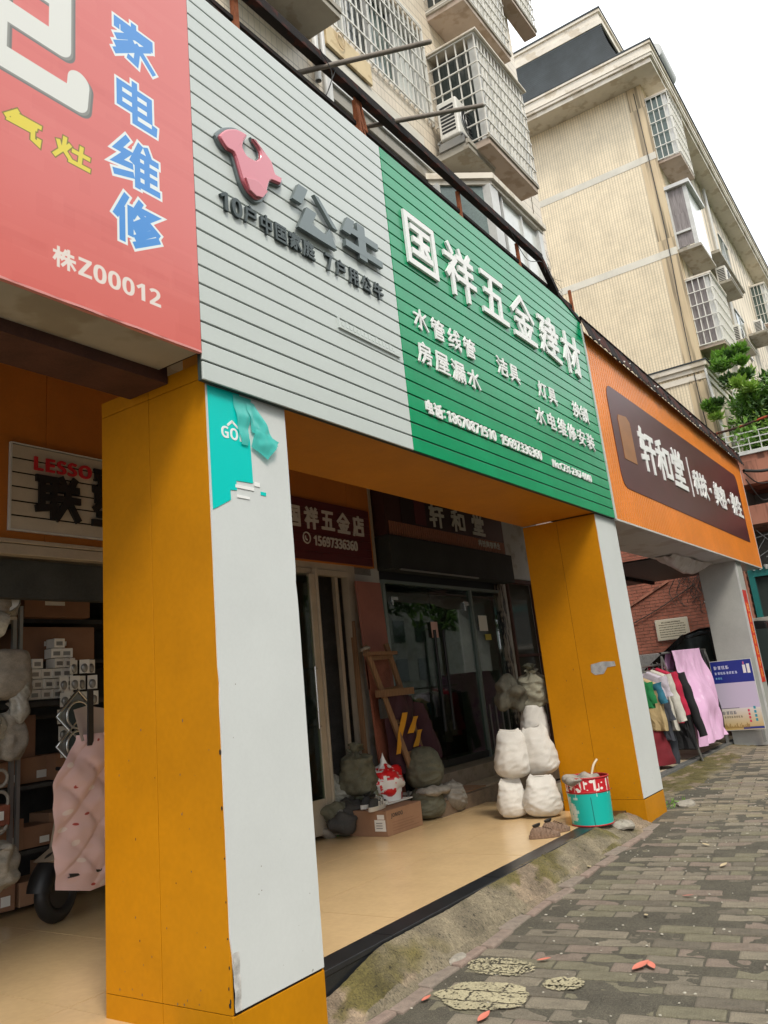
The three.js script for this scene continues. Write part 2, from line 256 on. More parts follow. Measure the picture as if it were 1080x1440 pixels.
// ---------------------------------------------------------------- ground, pavement, terrace
const pavY = (x) => -0.235 + 0.018 * Math.min(x, 7.5);
const GU = [Math.cos(0.14), -Math.sin(0.14)], GV = [Math.sin(0.14), Math.cos(0.14)];       // paving directions u (along the shops) and v (towards the road)
const gxz = (u, v) => [u * GU[0] + v * GV[0], u * GU[1] + v * GV[1]];
struct('ground', new THREE.PlaneGeometry(900, 900).rotateX(-Math.PI / 2).translate(0, -0.42, 0), mat([0.12, 0.11, 0.09], { t: T.speckle, s: 3, roughness: 0.95 }));
struct('road', new THREE.BoxGeometry(160, 0.1, 9).translate(0, -0.36, 9.6), M.asphalt);
const buryN = (x, z) => perlin.noise(x * 1.7, 3.3, z * 1.7) * 0.7 + perlin.noise(x * 5.3, 9.1, z * 5.3) * 0.45 + perlin.noise(x * 16, 4, z * 16) * 0.25;
function sheet(f, nu, nv) {   // grid surface from f(s, t) -> [x, y, z]
  const pos = [], uv = [], idx = [];
  for (let j = 0; j <= nv; j++) for (let i = 0; i <= nu; i++) { const p = f(i / nu, j / nv); pos.push(...p); uv.push(p[0], p[2]); }
  for (let j = 0; j < nv; j++) for (let i = 0; i < nu; i++) { const a = j * (nu + 1) + i, b = a + 1, c = a + nu + 1, d = c + 1; idx.push(a, c, b, b, c, d); }
  const g = new THREE.BufferGeometry(); g.setAttribute('position', new THREE.Float32BufferAttribute(pos, 3)); g.setAttribute('uv', new THREE.Float32BufferAttribute(uv, 2)); g.setIndex(idx); g.computeVertexNormals(); return g;
}
const pavement = mesh(scene, 'pavement', sheet((s, t) => { const [x, z] = gxz(-3 + 14 * s, -0.9 + 4.2 * t); return [x, pavY(x) - 0.0036 + 0.0112 * buryN(x, z), z]; }, 480, 150), M.dirt);
pavement.userData.kind = 'structure';
mesh(pavement, 'far_paving', sheet((s, t) => { const [x, z] = gxz(10.98 + 40 * s, -0.9 + 6 * t); return [x, pavY(x) - 0.004 + 0.006 * buryN(x, z), z]; }, 160, 30), M.dirt);
{
  const tones = [[0.33, 0.285, 0.21], [0.39, 0.335, 0.245], [0.25, 0.215, 0.16], [0.31, 0.28, 0.185], [0.37, 0.29, 0.225]].map((c) => mat(c, { t: T.speckle, s: 0.33, b: T.grit, bsz: 0.16, bs: 0.005, roughness: 0.9 }));
  const geos = [0, 1, 2].map((k) => boxUV(jitter(new RoundedBoxGeometry(0.135, 0.06, 0.326, 1, 0.009), 0.004, 14, k * 9)));
  const spots = [];
  for (let i = 0; i < 96; i++) for (let j = -5; j < 11; j++) {
    const u = 0.2 + i * 0.142, v = 0.42 + (j + (i % 2) * 0.5) * 0.334, [x, z] = gxz(u, v);
    if (z < (x > 6.7 ? 0.02 - 0.13 * sm(10, 13, x) : 0.21) || v > 3.4 || (x > 5.9 && x < 6.8 && z < 0.07) || z < -0.95) continue;
    spots.push([x, z, Math.hypot(x + 3, z - 3)]);
  }
  spots.sort((a, b) => (a[2] < 2.6 || a[0] < 0.95) - (b[2] < 2.6 || b[0] < 0.95) || a[2] - b[2]);
  const rest = [], mx = new THREE.Matrix4(), q = new THREE.Quaternion(), e = new THREE.Euler();
  spots.forEach(([x, z], i) => {
    const y = pavY(x) - 0.03 + rr(-0.006, 0.004), ry = 0.14 + rr(-0.02, 0.02), rx = rr(-0.012, 0.012);
    if (i < 300) { const m = new THREE.Mesh(geos[i % 3], tones[Math.floor(rnd() * 5)]); m.name = 'paver'; m.position.set(x, y, z); m.rotation.set(rx, ry, rr(-0.01, 0.01)); pavement.add(m); }
    else rest.push(mx.compose(new THREE.Vector3(x, y, z), q.setFromEuler(e.set(rx, ry, 0)), new THREE.Vector3(1, 1, 1)).clone());
  });
  const far = new THREE.InstancedMesh(geos[0], tones[1], rest.length); rest.forEach((m, i) => { far.setMatrixAt(i, m); const k = rr(0.7, 1.15); far.setColorAt(i, new THREE.Color().setRGB(k, k * rr(0.94, 1), k * rr(0.85, 1))); });
  far.name = 'paver'; far.userData.kind = 'stuff'; pavement.add(far);
  for (let i = 0; i < 17; i++) {   // edging stones along the mossy apron
    const x = 0.9 + i * 0.355, z = 0.1 + 0.025 * Math.sin(i * 2.1); if (x > 5.9) continue;
    const m = new THREE.Mesh(boxUV(jitter(new RoundedBoxGeometry(0.35, 0.06, 0.07 + 0.02 * (i % 3), 1, 0.01), 0.008, 9, i)), mat([0.42 - 0.02 * (i % 3), 0.31, 0.25], { t: T.blotch, s: 0.4, b: T.grit, bsz: 0.2, bs: 0.004, roughness: 0.9 }));
    m.name = 'edging_stone'; m.position.set(x, pavY(x) - 0.017 + rr(-0.004, 0.006), z); m.rotation.y = rr(-0.06, 0.06); pavement.add(m);
  }
}
// concrete apron sloping from the terrace edge to the paving
{
  const f = (x0, x1, z0, y0, zEnd) => (s, t) => {
    const x = x0 + (x1 - x0) * s, zs = z0 - (x < 6 ? 0.06 * sm(2.2, 3.6, x) * (0.5 + 0.5 * perlin.noise(x * 2.2, 4, 1)) : 0), ze = zEnd(x) + 0.05 * perlin.noise(x * 2.1, 1, 5) , z = zs + (ze - zs) * t, k = t < 0.03 ? 0 : (t - 0.03) / 0.97;
    const e = pavY(x) - 0.012, top = y0 + (x < 6 ? 0.016 * sm(2.2, 3.4, x) : 0) + 0.006 * perlin.noise(x * 3, 2, 1) - (x < 1.7 ? 0.11 * sm(1.5, 0.85, x) : 0);
    return [x + 0.02 * perlin.noise(x * 3, z * 3, 8), top + (e - top) * (0.8 * k + 0.2 * k * k) + 0.01 * perlin.noise(x * 3.1, 7, z * 3.1) * Math.min(1, t * 4) + 0.007 * perlin.noise(x * 9, 7, z * 9) * Math.min(1, t * 4) + 0.004 * perlin.noise(x * 24, 7, z * 24) - 0.014 * sm(0.08, 0, Math.abs(perlin.noise(x * 2.6, 3, z * 3.4))) * Math.min(1, t * 3), z];
  };
  const apronMap = tex(1280, 320, (u, v) => { const m = 0.9 * sm(0.45, 0.62, F1(u * 1.2, v * 0.4) + 0.12 * (F3(u * 3, v) - 0.5)), k = 0.8 + 0.5 * (F2(u * 5, v * 1.5) - 0.5) + 0.3 * (grain2(u * 1024, v * 256) - 0.5) + 0.24 * (F3(u * 14, v * 4) - 0.5) - 0.3 * sm(0.8, 0.9, grain(u * 640, v * 128)), w = sm(0.62, 0.72, F3(u * 2 + 0.3, v)); const a = [0.62, 0.57, 0.47], b = [0.46, 0.42, 0.22], c = [0.68, 0.6, 0.5]; return a.map((q, i) => (q * (1 - m) + b[i] * m) * (1 - w) * k + c[i] * w * k); });
  const uvs = (g, w) => { const p = g.attributes.uv, n = g.attributes.position; for (let i = 0; i < p.count; i++) p.setXY(i, n.getX(i) / w, n.getZ(i) / 1.3); return g; };
  const am = new THREE.MeshStandardMaterial({ map: apronMap, roughness: 0.95, bumpMap: rep(T.grit, 0.06, 0.3), bumpScale: 0.008 });
  const a = mesh(scene, 'concrete_apron', uvs(sheet(f(0.68, 6.04, -0.2, -0.014, (x) => 0.075), 420, 44), 5.2), am); a.userData.kind = 'structure';
  const b = mesh(scene, 'concrete_apron', uvs(sheet(f(6.72, 16.5, -0.83, -0.055, (x) => -0.02 - 0.13 * sm(10, 13, x)), 320, 34), 5.2), am); b.userData.kind = 'structure';
}
// terrace: tan floor slabs and a black granite edge
const terrace = struct('terrace_floor', [bx(-3.4, 6.74, -0.4, -0.03, -6, -0.225), bx(6.74, 16.9, -0.4, -0.0605, -6, -0.72)], M.mortar);
for (let i = -4; i < 7; i++) for (let j = 0; j < 4; j++) {
  const x0 = i * 0.96 + 0.02, z1 = -0.376 - j * 0.86;
  if (x0 > 6.1) continue;
  part(terrace, 'tile', bx(x0 + 0.002, Math.min(x0 + 0.958, 6.74), -0.03, rr(-0.0012, 0.0012), z1 - 0.858, z1 - 0.002), M.floor);
}
for (let i = 0; i < 14; i++) part(terrace, 'tile', bx(6.78 + i * 0.72, 6.777 + (i + 1) * 0.72, -0.06, -0.028 + rr(-0.001, 0.001), -2.0, -0.83), M.floor2);
for (let i = 0; i < 6; i++) part(terrace, 'edge_stone', bx(-2.9 + i * 1.5, -2.9 + (i + 1) * 1.5 - 0.003, -0.03, 0.002, -0.375, -0.21, 0.004), M.granite);
part(terrace, 'riser', bx(-2.9, 6.04, -0.4, -0.0305, -0.2245, -0.2155), M.granite);
for (let i = 0; i < 8; i++) part(terrace, 'edge_stone', bx(6.78 + i * 1.26, 6.777 + (i + 1) * 1.26, -0.08, -0.032 + rr(-0.002, 0.002), -0.828, -0.7, 0.004), mat([0.2, 0.2, 0.19], { t: T.speckle, s: 0.6, roughness: 0.7 }));

// ---------------------------------------------------------------- clad columns
function column(x0, x1, label, cut) {
  const c = thing('column', label, 'column', [x0, 0, 0]), w = x1 - x0, D = 0.888, top = cut ? 3.3 : 3.16;
  part(c, 'core', bx(0.006, w - 0.006, -0.4, top, -D + 0.006, -0.006), M.seam);
  const s = -0.467, yS = 0.108, yT = 3.205;
  for (const [a, b] of [[-D, s - 0.0018], [s + 0.0018, -0.003]]) {
    part(c, 'side_panel', bx(-0.001, 0.012, yS + 0.003, Math.min(top, yT - 0.003), a, b, 0.0015), M.yellow);
    part(c, 'plinth_panel', bx(-0.0005, 0.012, -0.4, yS, a, b, 0.0015), M.yellow);
    if (cut) part(c, 'head_panel', bx(-0.001, 0.012, yT, top, a, b, 0.0015), M.yellow);
  }
  part(c, 'side_panel', bx(w - 0.012, w + 0.001, -0.4, top, -D, -0.003), M.yellow);
  part(c, 'back_panel', bx(0, w, -0.4, top, -D - 0.004, -D + 0.006), M.yellow);
  part(c, 'plinth_panel', bx(-0.003, w, -0.4, yS - 0.004, -0.012, 0.003, 0.002), M.yellow);
  return c;
}
function chipped(w, y0, y1, seedv, notch) {   // white front board with slightly broken edges
  const pts = [], N = 40, e = (k) => 0.0035 * perlin.noise(k * 7.1, seedv, 0.5) + (perlin.noise(k * 23, seedv, 4) > 0.42 ? 0.006 : 0);
  for (let i = 0; i <= N; i++) { const y = y0 + (y1 - y0) * i / N; pts.push([w - Math.abs(e(i * 0.21)), y]); }
  for (let i = N; i >= 0; i--) { const y = y0 + (y1 - y0) * i / N; pts.push([Math.abs(e(i * 0.21 + 9)) + (notch && y < 0.42 ? 0.035 * Math.max(0, 1 - (y - y0) / 0.3) : 0), y]); }
  return poly(pts, 0.012).translate(0, 0, -0.008);
}
const column0 = column(0, 0.66, 'clad column nearest the camera, yellow sides and white front with torn teal film', true);
part(column0, 'front_panel', chipped(0.66, 0.118, 3.165, 2.2, true), M.white, 'white front panel with chipped lower corner');
part(column0, 'torn_edge', jitter(new THREE.PlaneGeometry(0.04, 0.24, 6, 24), 0.008, 18, 3).translate(0.03, 0.24, 0.008), mat([0.72, 0.7, 0.66], { side: THREE.DoubleSide, t: T.blotch, s: 0.1, roughness: 0.7 }));
const column1 = column(6.05, 6.735, 'clad column beside the paint bucket, yellow sides and plain white front', false);
part(column1, 'front_panel', chipped(0.685, 0.118, 3.16, 6.4, false), M.white);
part(column1, 'cement_patch', poly([[-0.34, 1.43], [-0.33, 1.51], [-0.2, 1.53], [-0.06, 1.52], [-0.055, 1.47], [-0.15, 1.465], [-0.2, 1.4], [-0.3, 1.395]].map(([z, y]) => [z, y]), 0.002).rotateY(-Math.PI / 2).translate(-0.002, 0, 0), mat([0.5, 0.5, 0.5], { t: T.blotch, s: 0.2, roughness: 0.9 }), 'grey cement patch');
for (const [c, w] of [[column0, 4], [column1, 5]]) for (let i = 0; i < w; i++) {   // chips and scuffs on the yellow cladding
  const y = rr(0.15, 1.6), z = rr(-0.8, -0.05), r = rr(0.0015, 0.004);
  part(c, 'scuff', new THREE.CircleGeometry(r, 7).scale(1, rr(1, 3), 1).rotateY(-Math.PI / 2).translate(-0.0022, y, z), M.darkbrown);
}
for (const [c, n] of [[column0, 46], [column1, 30]]) {   // splashed mud specks low on the cladding
  const g = []; for (let i = 0; i < n; i++) { const y = 0.12 + 1.5 * Math.pow(rnd(), 2.6), r = rr(0.0012, 0.004); g.push(i % 4 ? new THREE.CircleGeometry(r, 6).scale(1, rr(1, 2.2), 1).rotateY(-Math.PI / 2).translate(-0.0024, y, rr(-0.86, -0.02)) : new THREE.CircleGeometry(r * 0.8, 6).scale(1, rr(1, 2), 1).translate(rr(0.06, 0.62), y, 0.0046)); }
  part(c, 'mud_speck', g, mat([0.16, 0.12, 0.08], { roughness: 0.9 })).userData.kind = 'stuff';
}
for (let i = 0; i < 9; i++) part(column0, 'chip', new THREE.CircleGeometry(rr(0.003, 0.008), 7).scale(1, rr(0.8, 2.4), 1).rotateY(-Math.PI / 2).translate(-0.0022, 0.15 + i * i * 0.017, rr(-0.02, -0.006)), M.black);
// remains of a teal poster film on the first column
{
  const film = thing('torn_poster', 'torn teal poster film peeling off the white column front', 'poster', [0, 0, 0.006]);
  const tm = new THREE.MeshPhysicalMaterial({ roughness: 0.3, side: THREE.DoubleSide }); tm.color.setRGB(0.0, 0.62, 0.56);
  part(film, 'sheet', poly([[0.008, 3.158], [0.26, 3.163], [0.27, 3.05], [0.33, 2.9], [0.335, 2.7], [0.335, 2.645], [0.2, 2.64], [0.2, 2.585], [0.15, 2.58], [0.15, 2.525], [0.045, 2.47], [0.012, 2.455]], 0.0012), tm);
  for (const [x0, x1, y0, y1] of [[0.19, 0.34, 2.6, 2.618], [0.345, 0.39, 2.63, 2.655], [0.2, 0.3, 2.545, 2.56]]) part(film, 'print_remnant', bx(x0, x1, y0, y1, 0, 0.002), x0 < 0.34 && x0 > 0.3 ? tm : M.whiteplain);
  part(film, 'print_remnant', bx(0.395, 0.44, 2.585, 2.605, -0.001, 0.0008), tm);
  part(film, 'letter', latin('GOL', 0.1, 0.285, 2.875, 2.945, 0.0005, 0.0025), M.whiteplain);
  part(film, 'letter', merge([bar([0.15, 2.952, 0.002], [0.19, 2.985, 0.002], 0.002, 0.014), bar([0.186, 2.985, 0.002], [0.235, 2.952, 0.002], 0.002, 0.014)]), M.whiteplain);
  const flapM = new THREE.MeshPhysicalMaterial({ roughness: 0.35, side: THREE.DoubleSide, transmission: 0.25, thickness: 0 }); flapM.color.setRGB(0.1, 0.66, 0.6);
  const flap = (pts, dz, k) => { const a = pts.map((p) => new THREE.Vector3(...p)), g = sheet((s, t) => { const A = a[0].clone().lerp(a[1], s), B = a[3].clone().lerp(a[2], s), p = A.lerp(B, t); const n = perlin.noise(p.x * 16, p.y * 14, k); return [p.x + 0.012 * n, p.y, Math.max(0.002, p.z + dz * Math.sin(t * 3) * (0.5 + n))]; }, 18, 22); return part(film, 'flap', g, flapM); };
  flap([[0.2, 3.155, 0.002], [0.36, 3.155, 0.002], [0.3, 2.86, 0.009], [0.25, 2.86, 0.009]], 0.009, 1);
  flap([[0.3, 3.14, 0.004], [0.38, 3.13, 0.004], [0.56, 2.9, 0.01], [0.34, 2.95, 0.01]], 0.01, 5);
  flap([[0.35, 2.97, 0.03], [0.55, 2.92, 0.035], [0.46, 2.8, 0.02], [0.33, 2.86, 0.012]], 0.01, 9);
}
// third pillar beyond the clothes rack
{
  const p = thing('column', 'pale grey column at the far end of the orange sign', 'column', [13.45, 0, 0]);
  part(p, 'shaft', bx(0, 0.5, -0.4, 3.16, -0.68, 0, 0.01), M.greyconc);
  part(p, 'corner_guard', bx(-0.004, 0.03, -0.3, 3.1, -0.026, 0.006), M.frame);
  const c = thing('paper_scroll', 'narrow red paper scroll with gold writing pasted on the far column', 'scroll', [13.49, 0, 0.005]);
  const t = canvasTex(64, 320, (c, w, h) => { c.fillStyle = '#d3311c'; c.fillRect(0, 0, w, h); c.fillStyle = '#c22416'; c.fillRect(0, 0, w, 40); for (let i = 0; i < 7; i++) { const y = 46 + i * 38; for (let k = 0; k < 6; k++) { c.fillStyle = k % 2 ? '#f2a33a' : '#ea8a2c'; c.fillRect(14 + ((i * 7 + k * 11) % 14), y + k * 5, 22 + ((i * 5 + k * 7) % 12), 3); } c.fillStyle = '#f2a33a'; c.fillRect(29, y, 6, 31); } });
  mesh(c, 'paper', new THREE.BoxGeometry(0.34, 1.66, 0.003).translate(0.17, 1.785, 0), printed(t, { roughness: 0.6 }));
}

// ---------------------------------------------------------------- sign boards
const Z0 = 0.05;
{ // red board at the left
  const s = thing('sign_board', 'large faded red shop sign at the left with blue writing', 'sign', [-3.4, 3.317, 0]);
  const W = 3.333, H = 2.55;
  const t = canvasTex(1600, 1224, (c, w, h) => {
    const k = w / W, X = (x) => (x + 3.4) * k, Y = (y) => h - (y - 3.317) * k;
    c.fillStyle = '#d9706a'; c.fillRect(0, 0, w, h);
    for (let i = 0; i < 240; i++) { c.fillStyle = i % 2 ? 'rgba(255,220,210,0.02)' : 'rgba(90,10,10,0.02)'; c.fillRect(rr(0, w), rr(0, h), rr(20, 300), rr(4, 60)); }
    drawGlyph(c, '电', X(-1.8) + 12, Y(5.47), 1.0 * k, 1.14 * k, 0.13 * k, '#6f6f6a'); drawGlyph(c, '电', X(-1.8) + 6, Y(5.48), 1.0 * k, 1.14 * k, 0.13 * k, '#8a8a84'); drawGlyph(c, '电', X(-1.8), Y(5.49), 1.0 * k, 1.14 * k, 0.13 * k, '#dfe0da');
    [['家', 5.21], ['电', 4.81], ['维', 4.43], ['修', 4.07]].forEach(([g, y]) => { drawGlyph(c, g, X(-0.635), Y(y - 0.012), 0.295 * k, 0.272 * k, 0.066 * k, '#e6eeee'); drawGlyph(c, g, X(-0.635), Y(y - 0.012), 0.295 * k, 0.272 * k, 0.038 * k, '#4790da'); });
    [['气', -1.27], ['灶', -1.0]].forEach(([g, x]) => { c.save(); c.transform(1, 0, -0.12, 1, 0.12 * Y(4.1), 0); drawGlyph(c, g, X(x) + 6, Y(4.205), 0.2 * k, 0.13 * k, 0.036 * k, '#77702a'); drawGlyph(c, g, X(x) + 6, Y(4.205), 0.2 * k, 0.13 * k, 0.024 * k, '#e2cf3e'); c.restore(); });
    drawGlyph(c, '株', X(-0.985), Y(3.585), 0.115 * k, 0.1 * k, 0.016 * k, '#e9ddd6');
    c.fillStyle = '#e9ddd6'; c.font = 'bold 60px sans-serif'; c.save(); c.translate(X(-0.855), Y(3.485)); const m = c.measureText('Z00012').width; c.scale(0.515 * k / m, 0.098 * k / 44); c.fillText('Z00012', 0, 0); c.restore();
  });
  const g = new THREE.PlaneGeometry(W, H).translate(W / 2, H / 2, Z0 + 0.0015); mesh(s, 'printed_face', g, printed(t, { roughness: 0.2 }));
  part(s, 'board', bx(0, W, 0, H, Z0 - 0.02, Z0), M.red);
  part(s, 'folded_edge', jitter(new THREE.BoxGeometry(W, 0.012, 0.024, 60, 1, 1), 0.006, 6).translate(W / 2, 0, Z0 - 0.008), mat([0.72, 0.3, 0.28], { roughness: 0.35 }));
  part(s, 'side_return', bx(W, W + 0.004, 0, H, Z0 - 0.3, Z0), M.black);
  part(s, 'soffit_sheet', bx(0, W - 0.006, 0, 0.006, -0.288, Z0 - 0.022), M.soffit);
}
function slatted(name, label, x0, x1, slatM) {
  const s = thing(name, label, 'sign', [0, 0, 0]), y0 = 3.157, top = 5.845, n = 23, p = (top - y0) / n;
  part(s, 'backing', bx(x0, x1, y0 + 0.004, top - 0.004, 0.012, Z0 - 0.012), M.groove);
  for (let i = 0; i < n; i++) part(s, 'slat', bx(x0 + 0.001, x1 - 0.001, y0 + i * p + 0.0055, y0 + (i + 1) * p - 0.0055, Z0 - 0.014, Z0 + 0.0005 * Math.sin(i * 5.1), 0.004), slatM);
  return s;
}
const ws = slatted('sign_board', 'pale grey slatted shop sign with pink bull logo and grey lettering', -0.062, 2.093, M.slatw);
{
  const bull = [[0.11, 4.8], [0.18, 4.89], [0.28, 4.95], [0.38, 4.96], [0.34, 4.88], [0.33, 4.83], [0.37, 4.79], [0.45, 4.8], [0.5, 4.85], [0.5, 4.91], [0.44, 4.97], [0.52, 4.94], [0.62, 4.88], [0.65, 4.8], [0.72, 4.8], [0.7, 4.74], [0.59, 4.71], [0.54, 4.59], [0.49, 4.52], [0.43, 4.49], [0.36, 4.51], [0.31, 4.56], [0.28, 4.64], [0.24, 4.74], [0.17, 4.74]];
  const curve = new THREE.CatmullRomCurve3(bull.map(([x, y]) => new THREE.Vector3(x, y, 0)), true, 'catmullrom', 0.35).getPoints(90).map((v) => [v.x, v.y]);
  part(ws, 'logo_base', poly(curve, 0.012, 0.006).translate(0, 0, Z0 + 0.006), M.greymetal);
  const inner = curve.map(([x, y]) => [0.415 + (x - 0.415) * 0.95, 4.74 + (y - 4.74) * 0.95]);
  const pink = mat([0.52, 0.12, 0.15], { roughness: 0.2, metalness: 0.3, cls: PHY, clearcoat: 0.8, clearcoatRoughness: 0.08 });
  part(ws, 'logo_face', new THREE.ExtrudeGeometry(new THREE.Shape(inner.map((p) => new THREE.Vector2(...p))), { depth: 0.004, bevelEnabled: true, bevelOffset: -0.013, bevelSize: 0.013, bevelThickness: 0.014, bevelSegments: 6 }).translate(0, 0, Z0 + 0.026), pink, 'glossy pink bull head emblem');
  part(ws, 'logo_muzzle', poly([[0.335, 4.6], [0.43, 4.63], [0.53, 4.6], [0.475, 4.53], [0.42, 4.515], [0.365, 4.53]], 0.004, 0.004).translate(0, 0, Z0 + 0.047), mat([0.56, 0.2, 0.23], { roughness: 0.2, metalness: 0.2 }));
  part(ws, 'letter', merge([poly([[0.8, 4.69], [0.88, 4.84], [0.98, 4.84], [0.9, 4.69]], 0.03), poly([[1.05, 4.84], [1.1, 4.84], [1.3, 4.66], [1.24, 4.66]], 0.0304), poly([[0.95, 4.69], [1.06, 4.69], [1.0, 4.58], [1.14, 4.56], [1.2, 4.63], [1.27, 4.49], [0.84, 4.49]], 0.0308)]).translate(0, 0, Z0 + 0.012), M.greymetal);
  part(ws, 'letter', merge([bx(1.56, 1.66, 4.55, 4.85, 0, 0.03), bx(1.47, 1.83, 4.72, 4.775, 0, 0.0304), bx(1.39, 1.87, 4.585, 4.64, 0, 0.0308), poly([[1.36, 4.7], [1.44, 4.84], [1.53, 4.84], [1.46, 4.7]], 0.0312)]).translate(0, 0, Z0 + 0.012), M.greymetal);
  part(ws, 'letter', latin('10', 0.125, 0.315, 4.305, 4.435, Z0 + 0.004, 0.018), M.darkmetal);
  [...'户中国家庭'].forEach((c, i) => part(ws, 'letter', glyph(c, 0.335 + i * 0.142, 4.44, 0.12, 0.13, 0.017, Z0 + 0.004, 0.016), M.darkmetal));
  part(ws, 'letter', latin('7', 1.15, 1.225, 4.305, 4.435, Z0 + 0.004, 0.018), M.darkmetal);
  [...'户用公牛'].forEach((c, i) => part(ws, 'letter', glyph(c, 1.27 + i * 0.158, 4.44, 0.125, 0.13, 0.017, Z0 + 0.004, 0.016), M.darkmetal));
  part(ws, 'label_strip', merge([bx(1.25, 2.03, 3.895, 3.912, Z0, Z0 + 0.014), bx(1.25, 1.262, 3.912, 3.98, Z0, Z0 + 0.013)]), M.slatw);
  for (let i = 0; i < 15; i++) part(ws, 'raised_mark', bx(1.3 + i * 0.046, 1.33 + i * 0.046, 3.925, 3.955 + 0.012 * (i % 2), Z0, Z0 + 0.004), M.slatw);
}
const gs = slatted('sign_board', 'green slatted shop sign with raised white writing', 2.097, 6.63, M.slatg);
{
  const sw = 0.055, zz = Z0 + 0.004, d = 0.022, L = M.letter;
  [...'国祥五金建材'].forEach((c, i) => part(gs, 'letter', glyph(c, 2.3 + i * 0.693, 5.36, 0.56, 0.52, sw, zz, d), L));
  const row = (str, x0, pitch, y, h, w = 0.225) => [...str].forEach((c, i) => part(gs, 'letter', glyph(c, x0 + i * pitch, y, w, h, 0.0195, zz, 0.011), L));
  row('水管线管', 2.31, 0.282, 4.435, 0.185); row('房屋漏水', 2.31, 0.282, 4.135, 0.185); row('洁具', 3.83, 0.27, 4.45, 0.185); row('灯具', 4.79, 0.27, 4.45, 0.185); row('换锁', 5.76, 0.265, 4.45, 0.185); row('水电维修安装', 4.61, 0.29, 4.12, 0.185, 0.235);
  row('电话', 2.33, 0.14, 3.625, 0.11, 0.115);
  part(gs, 'letter', merge([bx(2.615, 2.632, 3.53, 3.55, zz, zz + 0.014), bx(2.615, 2.632, 3.58, 3.6, zz, zz + 0.014)]), L);
  part(gs, 'number', latin('18670871510', 2.67, 3.56, 3.515, 3.615, zz, 0.014), L); part(gs, 'number', latin('15697336360', 3.66, 4.58, 3.515, 3.615, zz, 0.014), L);
  part(gs, 'number', latin('No:C731-2367-0040', 4.86, 5.98, 3.5, 3.585, zz, 0.012), L);
  part(gs, 'edge_trim', bx(6.63, 6.655, 3.157, 5.7, 0.01, Z0 + 0.012), M.frame);
}
{ // orange ribbed sign
  const s = thing('sign_board', 'orange ribbed shop sign with maroon panel and white writing', 'sign', [0, 0, 0]);
  const x0 = 6.69, x1 = 15.83, y0 = 3.165, yt = (x) => 5.63 - 0.014 * (x - x0), pts = [];
  for (let i = 0, n = 108; i < n; i++) { const a = x0 + (x1 - x0) * i / n, w = (x1 - x0) / n; pts.push([a, 0], [a + w * 0.72, 0], [a + w * 0.8, -0.008], [a + w * 0.95, -0.008]); }
  const pos = [], uv = [], idx = [];
  pts.push([x1, 0]); pts.forEach(([x, z]) => { pos.push(x, y0, Z0 + z, x, yt(x), Z0 + z); uv.push(x, y0, x, yt(x)); });
  for (let i = 0; i + 1 < pts.length; i++) idx.push(i * 2, i * 2 + 2, i * 2 + 1, i * 2 + 1, i * 2 + 2, i * 2 + 3);
  let g = new THREE.BufferGeometry(); g.setAttribute('position', new THREE.Float32BufferAttribute(pos, 3)); g.setAttribute('uv', new THREE.Float32BufferAttribute(uv, 2)); g.setIndex(idx); g = g.toNonIndexed(); g.computeVertexNormals();
  mesh(s, 'ribbed_face', g, M.orange);
  part(s, 'backing', bx(x0, x1, y0, 5.4, 0, Z0 - 0.016), M.darkbrown);
  const r = 0.22, rect = new THREE.Shape(), [a, b, c, d] = [7.19, 15.14, 3.64, 5.05];
  rect.moveTo(a + r, c); rect.lineTo(b, c); rect.lineTo(b, d - r); rect.quadraticCurveTo(b, d, b - r, d); rect.lineTo(a + r, d); rect.quadraticCurveTo(a, d, a, d - r); rect.lineTo(a, c + r); rect.quadraticCurveTo(a, c, a + r, c);
  part(s, 'maroon_panel', new THREE.ExtrudeGeometry(rect, { depth: 0.005, bevelEnabled: false }).translate(0, 0, Z0 + 0.001), M.maroon);
  part(s, 'emblem', poly([[7.47, 4.06], [7.47, 4.62], [7.52, 4.68], [7.85, 4.72], [7.98, 4.66], [7.99, 4.06]], 0.006).translate(0, 0, Z0 + 0.005), M.brownlogo);
  const zz = Z0 + 0.0065;
  [...'轩和堂'].forEach((ch, i) => part(s, 'letter', glyph(ch, 8.27 + i * 0.81, 4.68, 0.72, 0.62, 0.08, zz, 0.012), M.whiteplain));
  part(s, 'divider', bx(10.925, 10.955, 4.02, 4.7, zz, zz + 0.012), M.whiteplain);
  [['科', 11.15], ['技', 11.62], ['美', 12.62], ['容', 13.08], ['养', 14.03], ['生', 14.52]].forEach(([ch, x]) => part(s, 'letter', glyph(ch, x, 4.53, 0.43, 0.41, 0.058, zz, 0.012), M.whiteplain));
  for (const x of [12.3, 13.75]) part(s, 'dot', new THREE.CylinderGeometry(0.05, 0.05, 0.02, 12).rotateX(Math.PI / 2).translate(x, 4.32, zz + 0.01), M.whiteplain);
  part(s, 'edge_trim', merge([bx(x0, x1, y0 - 0.022, y0, Z0 - 0.02, Z0 + 0.006), bx(x1, x1 + 0.02, y0 - 0.02, 5.42, Z0 - 0.02, Z0 + 0.006), bx(x0 - 0.03, x0, y0 - 0.02, 5.55, Z0 - 0.03, Z0 + 0.004)]), M.frame);
  part(s, 'soffit_sheet', bx(x0, x1, y0 - 0.012, y0 - 0.003, -0.83, Z0 - 0.021), mat([0.55, 0.55, 0.52], { t: T.dirty, s: 1.7, roughness: 0.35 }));
  const loose = sheet((u, t) => [10.9 + 2.6 * u, 3.14 - 0.2 * Math.sin(Math.PI * u) * Math.sin(Math.PI * Math.min(1, t * 1.1)) - 0.04 * perlin.noise(u * 6, t * 5, 1), -0.8 + 0.42 * t + 0.1 * perlin.noise(u * 3, 2, 2)], 40, 12);
